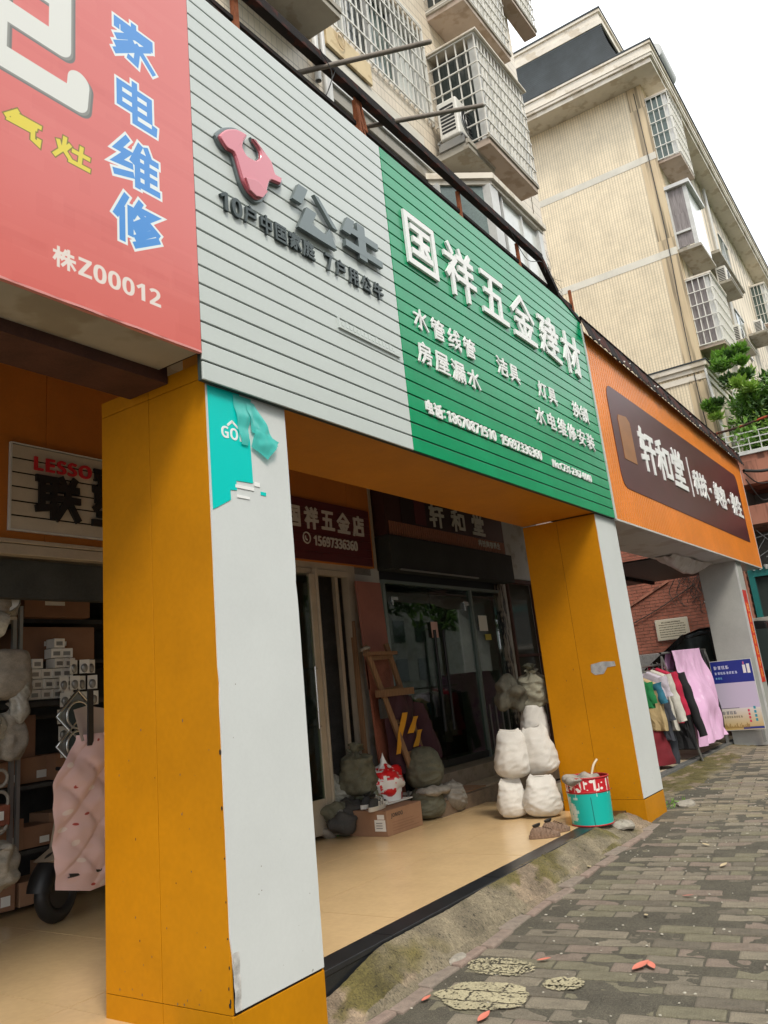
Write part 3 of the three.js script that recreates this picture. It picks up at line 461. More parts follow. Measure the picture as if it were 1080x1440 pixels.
  part(s, 'loose_sheet', loose, mat([0.6, 0.55, 0.5], { t: T.dirty, s: 0.9, side: THREE.DoubleSide, roughness: 0.35 }), 'sagging loose piece of soffit sheet');
}
{ // rusty frame behind and above the signs
  const f = thing('steel_gantry', 'rusty steel gantry with rails and posts above the green sign', 'gantry', [0, 0, 0]);
  part(f, 'rail', merge([bx(-3.4, 5.6, 6.185, 6.275, 0.0, 0.075, 0.006), bar([5.56, 6.23, 0.037], [5.95, 5.9, 0.037], 0.07, 0.07)]), M.rustdark);
  part(f, 'lower_rail', bx(-3.4, 6.65, 5.945, 5.985, -0.03, 0.0, 0.004), M.rustdark);
  for (const [x, w] of [[0.42, 0.05], [1.86, 0.04], [3.62, 0.035], [5.0, 0.03], [6.6, 0.03]]) {
    part(f, 'post', bx(x, x + w, 5.5, 6.2, -0.026, 0.012, 0.004), M.rustred);
    if (x === 1.86) for (let i = 0; i < 7; i++) part(f, 'rust_flake', bar([x + rr(-0.03, 0.07), 6.19, 0.02], [x + rr(-0.05, 0.1), rr(5.8, 5.92), 0.03], 0.014, 0.018), M.rustred);
  }
  part(f, 'brace', bar([-0.03, 5.97, -0.016], [0.3, 5.86, 0.02], 0.02, 0.02), M.rustdark); part(f, 'brace', bar([5.95, 5.9, 0.03], [6.66, 5.75, 0.03], 0.06, 0.06), M.rustdark);
  const e = thing('eave_fringe', 'dark rusted corrugated eave along the top of the orange sign', 'eave', [0, 0, 0]);
  const eg = sheet((s, t) => { const x = 6.62 + 9.35 * s; return [x, 5.8 - 0.014 * (x - 6.62) - 0.27 * t + 0.012 * Math.sin(x * 34) + 0.02 * perlin.noise(x * 2, t, 3) * t, 0.07 + 0.07 * t + 0.012 * perlin.noise(x * 3, 1, t)]; }, 620, 5);
  part(e, 'sheet', merge([eg, eg.clone().translate(0, -0.012, -0.004)]), mat([0.075, 0.05, 0.042], { t: T.rust, s: 0.9, side: THREE.DoubleSide, roughness: 0.95 }));
  part(e, 'edge_bar', tube([[6.62, 5.79, 0.07], [11, 5.73, 0.07], [15.98, 5.66, 0.07]], 0.02, 6), M.rustdark);
  for (let i = 0; i < 46; i++) part(e, 'flake', new THREE.IcosahedronGeometry(rr(0.008, 0.02), 0).translate(rr(6.8, 15.8), rr(5.52, 5.6), rr(0.1, 0.15)), rnd() < 0.3 ? M.paper : M.rustdark);
  for (const [a, b, l] of [[[1.17, 6.05, -0.1], [2.19, 6.64, 0.6], 'grey pole sticking out over the pale sign'], [[2.17, 6.16, -0.1], [3.14, 6.59, 0.6], 'grey pole sticking out over the green sign']]) {
    const p = thing('pole', l, 'pole', [0, 0, 0]); part(p, 'tube', tube([a, b], 0.021, 10), mat([0.24, 0.2, 0.16], { t: T.blotch, s: 0.4, roughness: 0.7 })); part(p, 'cap', new THREE.SphereGeometry(0.022, 10, 8).translate(...b), M.concrete);
  }
  for (const [pts, l] of [[[[1.3, 6.26, 0.09], [1.42, 6.1, 0.1], [1.38, 5.9, 0.05], [1.5, 6.2, 0.08]], 'thin loose wire twisted round the rail at the first pole'], [[[4.6, 6.2, 0.09], [5.0, 5.96, 0.09], [5.5, 6.1, 0.1], [5.55, 6.0, 0.09]], 'thin loose wire below the rail by the bay window']]) tag(part(scene, 'wire', tube(pts, 0.004, 5), M.cable), l, 'wire');
}
// ---------------------------------------------------------------- apartment building over the shops
const bA = thing('apartment_building', 'beige tiled apartment building over the shop arcade with caged windows', 'building', [0, 0, 0]);
{
  const W = -2.95;
  // arcade: beams, ceiling, back wall
  part(bA, 'beam', bx(0.668, 6.044, 3.172, 4.5, -0.884, -0.002, 0.004), M.brownclad);
  part(bA, 'beam', bx(-3.4, -0.006, 3.25, 4.5, -0.62, -0.292), M.darkbrown);
  part(bA, 'beam', bx(6.74, 11.6, 3.3, 4.5, -0.8, -0.06), M.concrete);
  part(bA, 'canopy_slab', bx(-3.4, 6.62, 4.5, 4.66, -3.1, 0.005), M.concrete);
  part(bA, 'canopy_slab', bx(6.62, 11.6, 4.5, 4.66, -3.1, -0.06), M.concrete);
  // orange clad wall above the shops
  const seams = [-3.4, -1.9, -0.4, 0.98, 2.4, 3.85, 5.3, 5.78];
  for (let i = 0; i + 1 < seams.length; i++) part(bA, 'wall_panel', bx(seams[i] + 0.002, seams[i + 1] - 0.002, i < 5 ? 2.89 : 2.985, 4.5, W - 0.02, W + (i < 5 ? 0.03 : 0.045), 0.002), M.orangewall);
  part(bA, 'wall_panel', bx(3.2, 4.2, 0, 2.985, W - 0.02, W + 0.028), M.orangewall);
  part(bA, 'corner_strip', bx(5.782, 5.83, 2.985, 4.5, W, W + 0.055), M.alu);
  part(bA, 'backing_wall', [bx(-3.4, 5.78, 2.9, 4.5, W - 0.25, W - 0.021), bx(3.2, 4.2, 0, 2.9, W - 0.25, W - 0.021), bx(-3.4, -3.2, 0, 4.5, W - 3, W), bx(-3.4, 3.35, 0, 4.5, -6.2, -6), bx(3.2, 3.35, 0, 4.5, -6, W - 0.25), bx(-3.2, 3.2, 2.95, 3.05, -6, W - 0.25)], M.room);
  part(bA, 'wall', [bx(5.84, 9.42, 3.42, 4.5, W - 0.2, W - 0.03), bx(9.42, 11.5, 3.1, 4.5, W - 0.2, W - 0.03), bx(9.58, 9.78, -0.4, 3.1, W - 0.2, W - 0.029), bx(5.36, 5.98, -0.4, 3.42, W - 0.2, W - 0.031), bx(10.95, 11.5, -0.4, 3.1, W - 0.2, W - 0.031)], mat([0.5, 0.49, 0.45], { t: T.dirty, s: 1.4, roughness: 0.8 }));
  // upper walls
  part(bA, 'wall', [bx(-8, 2.95, 4.66, 16, -2.2, -1.0), bx(2.95, 5.35, 7.75, 8.55, -2.2, -1.0), bx(5.35, 9.0, 4.66, 16, -2.2, -1.0), bx(2.95, 5.35, 10.0, 16, -2.2, -1.0), bx(2.95, 5.35, 4.66, 5.9, -2.2, -1.0), bx(-8, 9, 4.66, 16.5, -9, -2.4)], M.wallA);
  part(bA, 'wall_band', bx(2.93, 5.0, 7.8, 8.12, -1.0, -0.985), M.band);
  part(bA, 'roof', bx(-8.3, 9.3, 16, 16.3, -9.3, -0.4), M.cornice);
  // second floor window partly behind the rail
  const w2 = part(bA, 'window', [bx(2.95, 3.02, 5.9, 7.75, -1.12, -0.97), bx(5.28, 5.35, 5.9, 7.75, -1.12, -0.97), bx(3.02, 5.28, 7.68, 7.75, -1.12, -0.97), bx(3.02, 5.28, 6.9, 6.94, -1.12, -1.05)], M.frame);
  part(w2, 'pane', bx(3.02, 5.28, 5.9, 7.68, -1.16, -1.13), M.glassdark);
  part(w2, 'shutter_box', [bx(3.02, 5.28, 7.52, 7.68, -1.12, -1.0), bx(3.02, 5.28, 7.4, 7.5, -1.12, -1.03)], M.concrete);
  // big window with a bar grille
  const w3 = part(bA, 'window', [bx(2.95, 3.02, 8.55, 10, -1.16, -1.02), bx(5.28, 5.35, 8.55, 10, -1.16, -1.02), bx(3.02, 5.28, 9.93, 10, -1.16, -1.02), bx(3.02, 5.28, 8.55, 8.62, -1.16, -1.02), bx(4.1, 4.16, 8.62, 9.93, -1.16, -1.08), bx(3.55, 3.59, 8.62, 9.93, -1.16, -1.08), bx(4.7, 4.74, 8.62, 9.93, -1.16, -1.08)], M.frame);
  part(w3, 'pane', bx(3.02, 3.55, 8.62, 9.93, -1.2, -1.165), M.glasswhite); part(w3, 'pane', bx(3.59, 4.1, 8.62, 9.93, -1.2, -1.165), M.glassdark); part(w3, 'pane', bx(4.16, 4.7, 8.62, 9.93, -1.2, -1.165), M.glassgreen); part(w3, 'pane', bx(4.74, 5.28, 8.62, 9.93, -1.2, -1.165), M.glasswhite);
  const g3 = part(bA, 'grille', bx(2.98, 5.32, 10.05, 10.08, -0.985, -0.955), M.bars); for (const x of [2.98, 5.29]) part(g3, 'side_bar', bx(x, x + 0.03, 8.45, 10.05, -0.985, -0.955), M.bars);
  for (let i = 1; i < 20; i++) part(g3, 'bar', bx(2.98 + i * 0.116, 2.998 + i * 0.116, 8.45, 10.05, -0.977, -0.962), M.bars);
  for (let i = 0; i < 6; i++) part(g3, 'cross_bar', bx(2.97, 5.32, 8.5 + i * 0.3, 8.522 + i * 0.3, -0.961, -0.949), M.bars);
  // slit window
  const w4 = part(bA, 'window', [bx(5.72, 5.76, 9.0, 9.82, -1, -0.97), bx(5.86, 5.9, 9.0, 9.82, -1, -0.97)], M.concrete); part(w4, 'pane', bx(5.76, 5.86, 9.0, 9.82, -1, -0.995), M.glassdark);
  // projecting cages
  const cage = (x0, x1, y0, y1, z1, solid) => {
    const z0 = -1.0, c = part(bA, 'balcony_cage', [bx(x0, x1, y0 - 0.1, y0, z0, z1, 0.006)], M.ledgewarm);
    part(c, 'slab_edge', bx(x0 - 0.015, x1 + 0.015, y0 - 0.02, y0 + 0.05, z1 - 0.03, z1 + 0.02, 0.004), M.ledge);
    const nx = Math.round((x1 - x0) / 0.1), nz = Math.round((z1 - z0) / 0.13), ny = Math.round((y1 - y0) / 0.24), b = 0.008;
    for (let i = 0; i <= nx; i++) { const x = x0 + (x1 - x0) * i / nx; part(c, 'bar', bx(x - b, x + b, y0, y1, z1 - b, z1 + b), M.bars); }
    for (let j = 0; j <= ny; j++) { const y = y0 + 0.03 + (y1 - y0 - 0.05) * j / ny; part(c, 'cross_bar', bx(x0 - b, x1 + b, y - b, y + b, z1 + b, z1 + b * 3), M.bars); for (const x of [x0, x1]) part(c, 'cross_bar', bx(x - b * 3, x - b, y - b, y + b, z0, z1), M.bars); }
    for (let k = 1; k < nz; k++) { const z = z0 + (z1 - z0) * k / nz; for (const x of [x0, x1]) part(c, 'bar', bx(x - b, x + b, y0, y1, z - b, z + b), M.bars); }
    part(c, 'roof_sheet', bx(x0 - 0.05, x1 + 0.05, y1, y1 + 0.025, z0, z1 + 0.06), M.cornice);
    // the glazing behind the bars
    const wz = solid ? z1 - 0.06 : z0 + 0.02;
    for (let i = 0, n = 4; i < n; i++) { const a = x0 + 0.12 + (x1 - x0 - 0.24) * i / n, w = (x1 - x0 - 0.24) / n; part(c, 'pane', bx(a + 0.03, a + w, y0 + 0.05, y1 - 0.1, wz, wz + 0.015), solid ? M.creampane : M.glasswhite); part(c, 'mullion', bx(a, a + 0.03, y0, y1, wz - 0.01, wz + 0.03), M.frame); }
    part(c, 'side_glazing', bx(x0 + 0.1, x0 + 0.115, y0 + 0.02, y1 - 0.1, z0, wz - 0.07), M.glassdark);
    for (const q of [x0 + 0.06, x1 - 0.14]) part(c, 'corner_post', bx(q, q + 0.08, y0, y1, wz - 0.06, wz + 0.035), M.frame);
  };
  cage(5.46, 6.96, 8.05, 9.66, -0.3, true);
  cage(5.62, 7.12, 10.5, 12.1, -0.42, true);
  cage(6.2, 9.75, 13.05, 14.5, -0.75, true);
  // concrete ledges that carry outdoor units
  const ledges = [[5.25, 5.98, 7.87, 7.97], [5.6, 6.27, 10.48, 10.58], [1.3, 2.58, 7.87, 7.97]];
  for (const [x0, x1, y0, y1] of ledges) { const l = part(bA, 'ledge', bx(x0, x1, y0, y1, -1, -0.5, 0.006), M.ledge); part(l, 'ledge_lip', bx(x0 - 0.012, x1 + 0.012, y1 - 0.03, y1 + 0.035, -0.53, -0.485, 0.005), M.ledge); }
  // glazed bay on the second floor
  const bay = part(bA, 'bay_window', [poly([[4.95, 1.0], [5.52, 0.36], [7.2, 0.36], [7.2, 1.0]], 0.08).rotateX(-Math.PI / 2).scale(1, 1, 1).translate(0, 7.5, -0), poly([[5.0, 1.0], [5.55, 0.4], [7.16, 0.4], [7.16, 1.0]], 0.06).rotateX(-Math.PI / 2).translate(0, 7.44, 0)], M.cornice);
  for (const q of [[5.5, 5.73, -0.52, -0.41], [7.0, 7.14, -0.52, -0.41], [5.04, 5.1, -0.98, -0.9]]) part(bay, 'post', bx(q[0], q[1], 5.0, 7.44, q[2], q[3]), M.frame);
  part(bay, 'pane', bx(5.9, 6.46, 5, 7.44, -0.47, -0.455), M.glasswhite); part(bay, 'pane', bx(6.5, 7.0, 5, 7.44, -0.475, -0.46), M.glasswhite); part(bay, 'pane', bx(5.73, 5.87, 5, 7.44, -0.475, -0.46), M.glassdark);
  part(bay, 'mullion', [bx(6.46, 6.5, 5, 7.44, -0.5, -0.43), bx(5.87, 5.9, 5, 7.44, -0.5, -0.43), bx(5.72, 7.0, 6.5, 6.53, -0.452, -0.44)], M.frame);
  part(bay, 'side_panel', new THREE.BoxGeometry(0.62, 2.44, 0.02).rotateY(-0.82).translate(5.32, 6.22, -0.72), M.glassgreen);
  part(bA, 'parapet_panel', bx(2.97, 3.83, 8.14, 8.43, -0.985, -0.95, 0.004), mat([0.68, 0.54, 0.32], { t: T.dirty, s: 0.7, roughness: 0.7 }), 'cream board below the barred window');
  part(bA, 'downpipe', [tube([[2.86, 4.8, -0.94], [2.86, 8.5, -0.94]], 0.03, 8), tube([[2.74, 7.5, -0.95], [2.74, 8.5, -0.95]], 0.035, 8)], M.frame);
  tag(part(scene, 'wire_loop', new THREE.TorusGeometry(0.1, 0.006, 5, 20).scale(0.7, 1, 1).translate(3.22, 8.33, -0.93), mat([0.55, 0.42, 0.26], { roughness: 0.8 })), 'thin tan loop of wire hanging over the cream board', 'wire');
  // shop openings on the ground floor -----------------------------------------------------------
  part(bA, 'shutter_box', [bx(-3.2, 3.2, 2.855, 2.888, W - 0.03, W + 0.09, 0.004), bx(-3.2, 3.2, 2.765, 2.85, W - 0.03, W + 0.075, 0.006)], M.alu);
  part(bA, 'rolled_shutter', [bx(-3.2, 3.2, 2.45, 2.76, W - 0.2, W - 0.1)], M.shadedshutter);
  // hardware store door
  const dr = part(bA, 'door', [bx(4.21, 5.36, 2.91, 2.985, W - 0.08, W + 0.02), bx(5.2, 5.36, 0, 2.91, W - 0.08, W + 0.02), bx(5.0, 5.06, 0, 2.91, W - 0.08, W - 0.03)], M.alu);
  part(dr, 'frame_top', bx(4.21, 5.2, 2.84, 2.905, W - 0.05, W + 0.03), M.alu);
  part(dr, 'leaf_stile', [bx(4.38, 4.475, 0.05, 2.83, W + 0.03, W + 0.075, 0.004), bx(4.478, 4.51, 0.03, 2.9, W + 0.03, W + 0.1, 0.004)], M.alu);
  part(dr, 'leaf_rail', bx(3.9, 4.38, 0.05, 0.4, W + 0.035, W + 0.07, 0.004), M.alu);
  part(dr, 'pane', bx(3.85, 4.38, 0.4, 2.8, W + 0.045, W + 0.06), M.clearglass);
  part(dr, 'handle', [tube([[4.28, 1.78, W + 0.14], [4.28, 1.12, W + 0.14]], 0.013, 8), tube([[4.28, 1.76, W + 0.14], [4.4, 1.76, W + 0.07]], 0.012, 8), tube([[4.28, 1.14, W + 0.14], [4.4, 1.14, W + 0.07]], 0.012, 8)], M.chrome);
  part(dr, 'stopper', bx(4.47, 4.53, 0.0, 0.06, W + 0.03, W + 0.1, 0.01), mat([0.08, 0.5, 0.06], { roughness: 0.4 }));
  for (let i = 0; i < 4; i++) part(bA, 'hanging_strip', bx(4.6 + i * 0.16, 4.7 + i * 0.16, 0.4, 2.8, W - 0.62 - i * 0.1, W - 0.6 - i * 0.1), [M.shadedshutter, M.steel, M.darkbrown, M.shadedshutter][i]);
  part(bA, 'store_room', [bx(3.35, 5.95, -0.4, 3.2, W - 2.8, W - 2.6), bx(3.35, 5.95, 3.0, 3.2, W - 2.6, W - 0.25), bx(5.8, 5.95, 0, 3.0, W - 2.6, W - 0.25)], M.room);
  for (let i = 0; i < 5; i++) part(bA, 'shelf_post', bx(4.55 + i * 0.13, 4.585 + i * 0.13, 0, 2.8, W - 0.5 - i * 0.22, W - 0.46 - i * 0.22), i % 2 ? M.shadedgoods : M.steel);
  // beauty parlour front
  part(bA, 'roller_box', bx(5.94, 9.65, 2.97, 3.425, W - 0.02, W + 0.22, 0.008), mat([0.03, 0.034, 0.031], { t: T.blotch, s: 1.2, roughness: 0.7 }));
  part(bA, 'lintel', bx(5.96, 9.5, 2.8, 3.4, W - 0.3, W - 0.065), M.black);
  const gd = part(bA, 'glass_front', [bx(5.98, 9.42, 2.82, 2.86, W - 0.06, W + 0.01), bx(5.98, 6.04, 0.37, 2.82, W - 0.06, W + 0.01), bx(8.4, 8.45, 0.37, 2.82, W - 0.06, W + 0.01)], mat([0.2, 0.24, 0.22], { metalness: 0.5, roughness: 0.35 }));
  const glassM = M.clearglass;
  part(gd, 'pane', bx(6.045, 7.2, 0.39, 2.815, W - 0.04, W - 0.025), glassM); part(gd, 'pane', bx(7.21, 8.395, 0.39, 2.815, W - 0.041, W - 0.026), glassM); part(gd, 'pane', bx(8.455, 9.4, 0.39, 2.815, W - 0.042, W - 0.027), glassM);
  part(gd, 'bottom_rail', [bx(6.05, 7.2, 0.38, 0.47, W - 0.024, W - 0.012), bx(7.21, 8.39, 0.38, 0.47, W - 0.024, W - 0.012)], M.black);
  part(gd, 'handle', [tube([[7.1, 0.85, W + 0.06], [7.1, 2.2, W + 0.06]], 0.022, 8)], M.black); part(gd, 'handle', [tube([[7.34, 0.85, W + 0.06], [7.34, 2.2, W + 0.06]], 0.022, 8)], M.black);
  part(gd, 'hinge', [bx(6.2, 6.34, 2.6, 2.64, W - 0.02, W), bx(6.2, 6.225, 2.53, 2.6, W - 0.02, W)], M.chrome); part(gd, 'hinge', [bx(8.2, 8.33, 2.58, 2.64, W - 0.02, W), bx(8.2, 8.23, 2.5, 2.58, W - 0.02, W)], M.chrome);
  part(gd, 'track_bar', bx(6.1, 8.3, 2.955, 2.975, W + 0.225, W + 0.25), M.steel);
  part(gd, 'notice', bx(7.12, 7.3, 2.1, 2.32, W + 0.0, W + 0.003), mat([0.66, 0.4, 0.34], { roughness: 0.8 }), 'pink paper notice'); part(gd, 'notice', bx(8.62, 8.9, 2.2, 2.44, W - 0.02, W - 0.016), M.paper, 'white paper notice');
  part(gd, 'notice', bx(8.78, 8.98, 2.06, 2.15, W - 0.02, W - 0.017), mat([0.5, 0.42, 0.08], { roughness: 0.8 }), 'small yellow sticker');
  for (let i = 0; i < 4; i++) part(gd, 'mullion', bx(8.6 + i * 0.2, 8.625 + i * 0.2, 0.39, 1.1 + 0.1 * i, W - 0.02, W - 0.008), M.steel);
  part(bA, 'marble_jamb', bx(9.42, 9.58, -0.03, 2.97, W - 0.1, W + 0.03), new THREE.MeshStandardMaterial({ roughness: 0.3, map: rep(tex(128, 128, (u, v) => { const k = sm(0.5, 0.56, F3(u * 2, v)); return [0.1 + 0.45 * k, 0.09 + 0.42 * k, 0.08 + 0.38 * k]; }), 0.4, 0.8) }));
  const sw = part(bA, 'side_window', [bx(9.8, 10.93, 3.02, 3.08, W - 0.08, W), bx(9.8, 9.86, 0.66, 3.02, W - 0.08, W), bx(10.87, 10.93, 0.66, 3.02, W - 0.08, W), bx(9.86, 10.87, 1.78, 1.82, W - 0.08, W - 0.01)], M.darkbrown);
  part(sw, 'pane', bx(9.86, 10.87, 0.66, 3.02, W - 0.1, W - 0.085), mat([0.07, 0.065, 0.05], { roughness: 0.08 })); part(bA, 'wall', bx(9.78, 10.95, -0.4, 0.66, W - 0.2, W - 0.031), M.darkbrown);
  part(bA, 'parlour_room', [bx(5.96, 9.5, 0.2, 3.4, W - 3.1, W - 3), bx(5.96, 9.5, 0.3, 0.368, W - 3, W - 0.06), bx(5.96, 9.5, 3.3, 3.4, W - 3, W - 0.3), bx(9.5, 9.6, 0.2, 3.4, W - 3.1, W - 0.2)], M.room);
  part(bA, 'inner_partition', [bx(5.98, 7.6, 0.37, 3.3, W - 1.3, W - 1.2)], mat([0.1, 0.12, 0.1], { t: T.blotch, s: 1.3, roughness: 0.6 })); part(bA, 'counter', bx(7.9, 9.4, 0.37, 1.35, W - 1.5, W - 0.9, 0.02), mat([0.05, 0.035, 0.03], { t: T.wood, s: 0.6, roughness: 0.4 }));
  const st = part(bA, 'step', bx(5.62, 9.42, -0.03, 0.16, -2.2, W - 0.032), mat([0.3, 0.21, 0.14], { t: T.blotch, s: 0.5, roughness: 0.7 })); part(st, 'tread', bx(5.6, 9.42, 0.16, 0.185, -2.225, W - 0.032, 0.004), mat([0.36, 0.28, 0.2], { t: T.dirty, s: 0.7, roughness: 0.5 }));
  part(bA, 'step', bx(5.98, 9.42, 0.185, 0.37, -2.6, W - 0.032, 0.004), mat([0.22, 0.17, 0.13], { t: T.dirty, s: 0.7, roughness: 0.5 }));
  part(bA, 'side_wall', bx(11.3, 11.5, -0.4, 4.5, W - 4, W - 0.2), M.brick);
}
// signs on the back wall
{
  const l = thing('sign_board', 'white slatted sign with red and black letters above the left shop', 'sign', [0, 0, -2.915]);
  for (let i = 0; i < 6; i++) part(l, 'slat', bx(0.65, 2.6, 2.975 + i * 0.1205, 2.975 + (i + 1) * 0.1205 - 0.014, 0.012, 0.026, 0.003), mat([0.62, 0.55, 0.44], { t: T.soft, s: 0.9, roughness: 0.5 }));
  part(l, 'backing', bx(0.65, 2.6, 2.975, 3.69, 0, 0.012), M.black); part(l, 'frame', [bx(0.635, 0.65, 2.96, 3.7, 0, 0.03), bx(0.65, 2.6, 2.96, 2.974, 0, 0.032), bx(0.65, 2.6, 3.691, 3.702, 0, 0.03)], M.frame);
  part(l, 'letter', latin('LESSO', 0.845, 1.41, 3.49, 3.61, 0.028, 0.015), mat([0.55, 0.02, 0.03], { roughness: 0.4 }));
  part(l, 'letter', glyph('联', 1.44, 3.6, 0.13, 0.13, 0.024, 0.028, 0.015), M.black); part(l, 'letter', glyph('塑', 1.6, 3.6, 0.13, 0.13, 0.024, 0.028, 0.015), M.black);
  part(l, 'letter', glyph('联', 0.87, 3.455, 0.4, 0.36, 0.06, 0.028, 0.02), M.black); part(l, 'letter', glyph('塑', 1.42, 3.46, 0.42, 0.37, 0.06, 0.028, 0.02), M.black);
  const h = thing('sign_board', 'dark maroon hardware store sign with pale writing above its door', 'sign', [0, 0, -2.9]);
  for (let i = 0; i < 7; i++) part(h, 'slat', bx(3.7, 5.72, 3.0 + i * 0.105, 3.0 + (i + 1) * 0.105 - 0.004, 0, 0.02, 0.002), mat([0.115, 0.018, 0.022], { t: T.soft, s: 0.6, roughness: 0.4 }));
  const pale = mat([0.56, 0.53, 0.5], { roughness: 0.5 });
  [...'国祥五金店'].forEach((c, i) => part(h, 'letter', glyph(c, 4.06 + i * 0.32, 3.625, 0.235, 0.245, 0.036, 0.021, 0.012), pale));
  part(h, 'number', latin('15697336360', 4.52, 5.4, 3.175, 3.3, 0.021, 0.01), pale);
  part(h, 'phone_symbol', [new THREE.TorusGeometry(0.065, 0.009, 6, 20).translate(4.39, 3.255, 0.024), new THREE.TorusGeometry(0.03, 0.01, 6, 10, 2.2).rotateZ(2.6).translate(4.395, 3.26, 0.024)], pale);
  const b = thing('sign_board', 'dark inner sign with three pale characters above the glass doors', 'sign', [0, 0, -2.97]);
  part(b, 'board', bx(5.95, 9.52, 3.43, 4.5, 0, 0.2), mat([0.05, 0.015, 0.012], { roughness: 0.5 })); part(b, 'panel', bx(6.35, 9.45, 3.63, 4.45, 0.2, 0.21), mat([0.02, 0.008, 0.01], { roughness: 0.4 }));
  part(b, 'side_panel', bx(6.7, 7.0, 3.65, 4.45, 0.21, 0.214), mat([0.09, 0.015, 0.02], { roughness: 0.4 }));
  for (let i = 0; i < 60; i++) part(b, 'rib', bx(6.02 + i * 0.058, 6.055 + i * 0.058, 3.44, 3.625, 0.2, 0.212), mat([0.32, 0.13, 0.075], { roughness: 0.5 }));
  const p2 = mat([0.5, 0.5, 0.46], { roughness: 0.5 });
  [['轩', 7.1], ['和', 7.75], ['堂', 8.4]].forEach(([c, x], i) => part(b, 'letter', glyph(c, x, 3.99, 0.4, 0.32, 0.045, 0.215, 0.012), p2));
  [...'科技美容养生'].forEach((c, i) => part(b, 'letter', glyph(c, 8.55 + i * 0.13, 3.6, 0.11, 0.1, 0.014, 0.214, 0.004), p2));
}
// outdoor air conditioning units: one built, others cloned
function acUnit(label, pos, turn, group) {
  const a = thing('air_conditioner', label, 'air conditioner', pos, turn, group);
  part(a, 'case', new RoundedBoxGeometry(0.8, 0.56, 0.29, 2, 0.025).translate(0, 0.3, 0), M.bars);
  part(a, 'fan_grille', [new THREE.TorusGeometry(0.2, 0.012, 6, 24).translate(-0.12, 0.3, 0.148), new THREE.TorusGeometry(0.13, 0.006, 5, 20).translate(-0.12, 0.3, 0.15), new THREE.TorusGeometry(0.07, 0.006, 5, 16).translate(-0.12, 0.3, 0.15)], M.steel);
  part(a, 'fan_recess', new THREE.CircleGeometry(0.2, 24).translate(-0.12, 0.3, 0.1465), M.black);
  for (let i = 0; i < 8; i++) part(a, 'side_slot', bx(-0.404, -0.396, 0.1 + i * 0.052, 0.13 + i * 0.052, -0.1, 0.1), M.black);
  part(a, 'foot', [bx(-0.3, -0.25, 0, 0.03, -0.16, 0.16), bx(0.25, 0.3, 0, 0.03, -0.16, 0.16)], M.steel);
  return a;
}
const ac0 = acUnit('white air conditioner on the concrete ledge beside the lower window cage', [5.62, 8.1, -0.72], 0, undefined);
tag(part(scene, 'bracket', [bx(5.2, 6.0, 8.075, 8.1, -0.9, -0.87), bx(5.2, 6.0, 8.075, 8.1, -0.57, -0.54), bx(5.22, 5.25, 7.97, 8.08, -0.9, -0.54), bx(5.95, 5.98, 7.97, 8.08, -0.9, -0.54)], M.steel), 'steel stand under the air conditioner on the ledge', 'bracket');
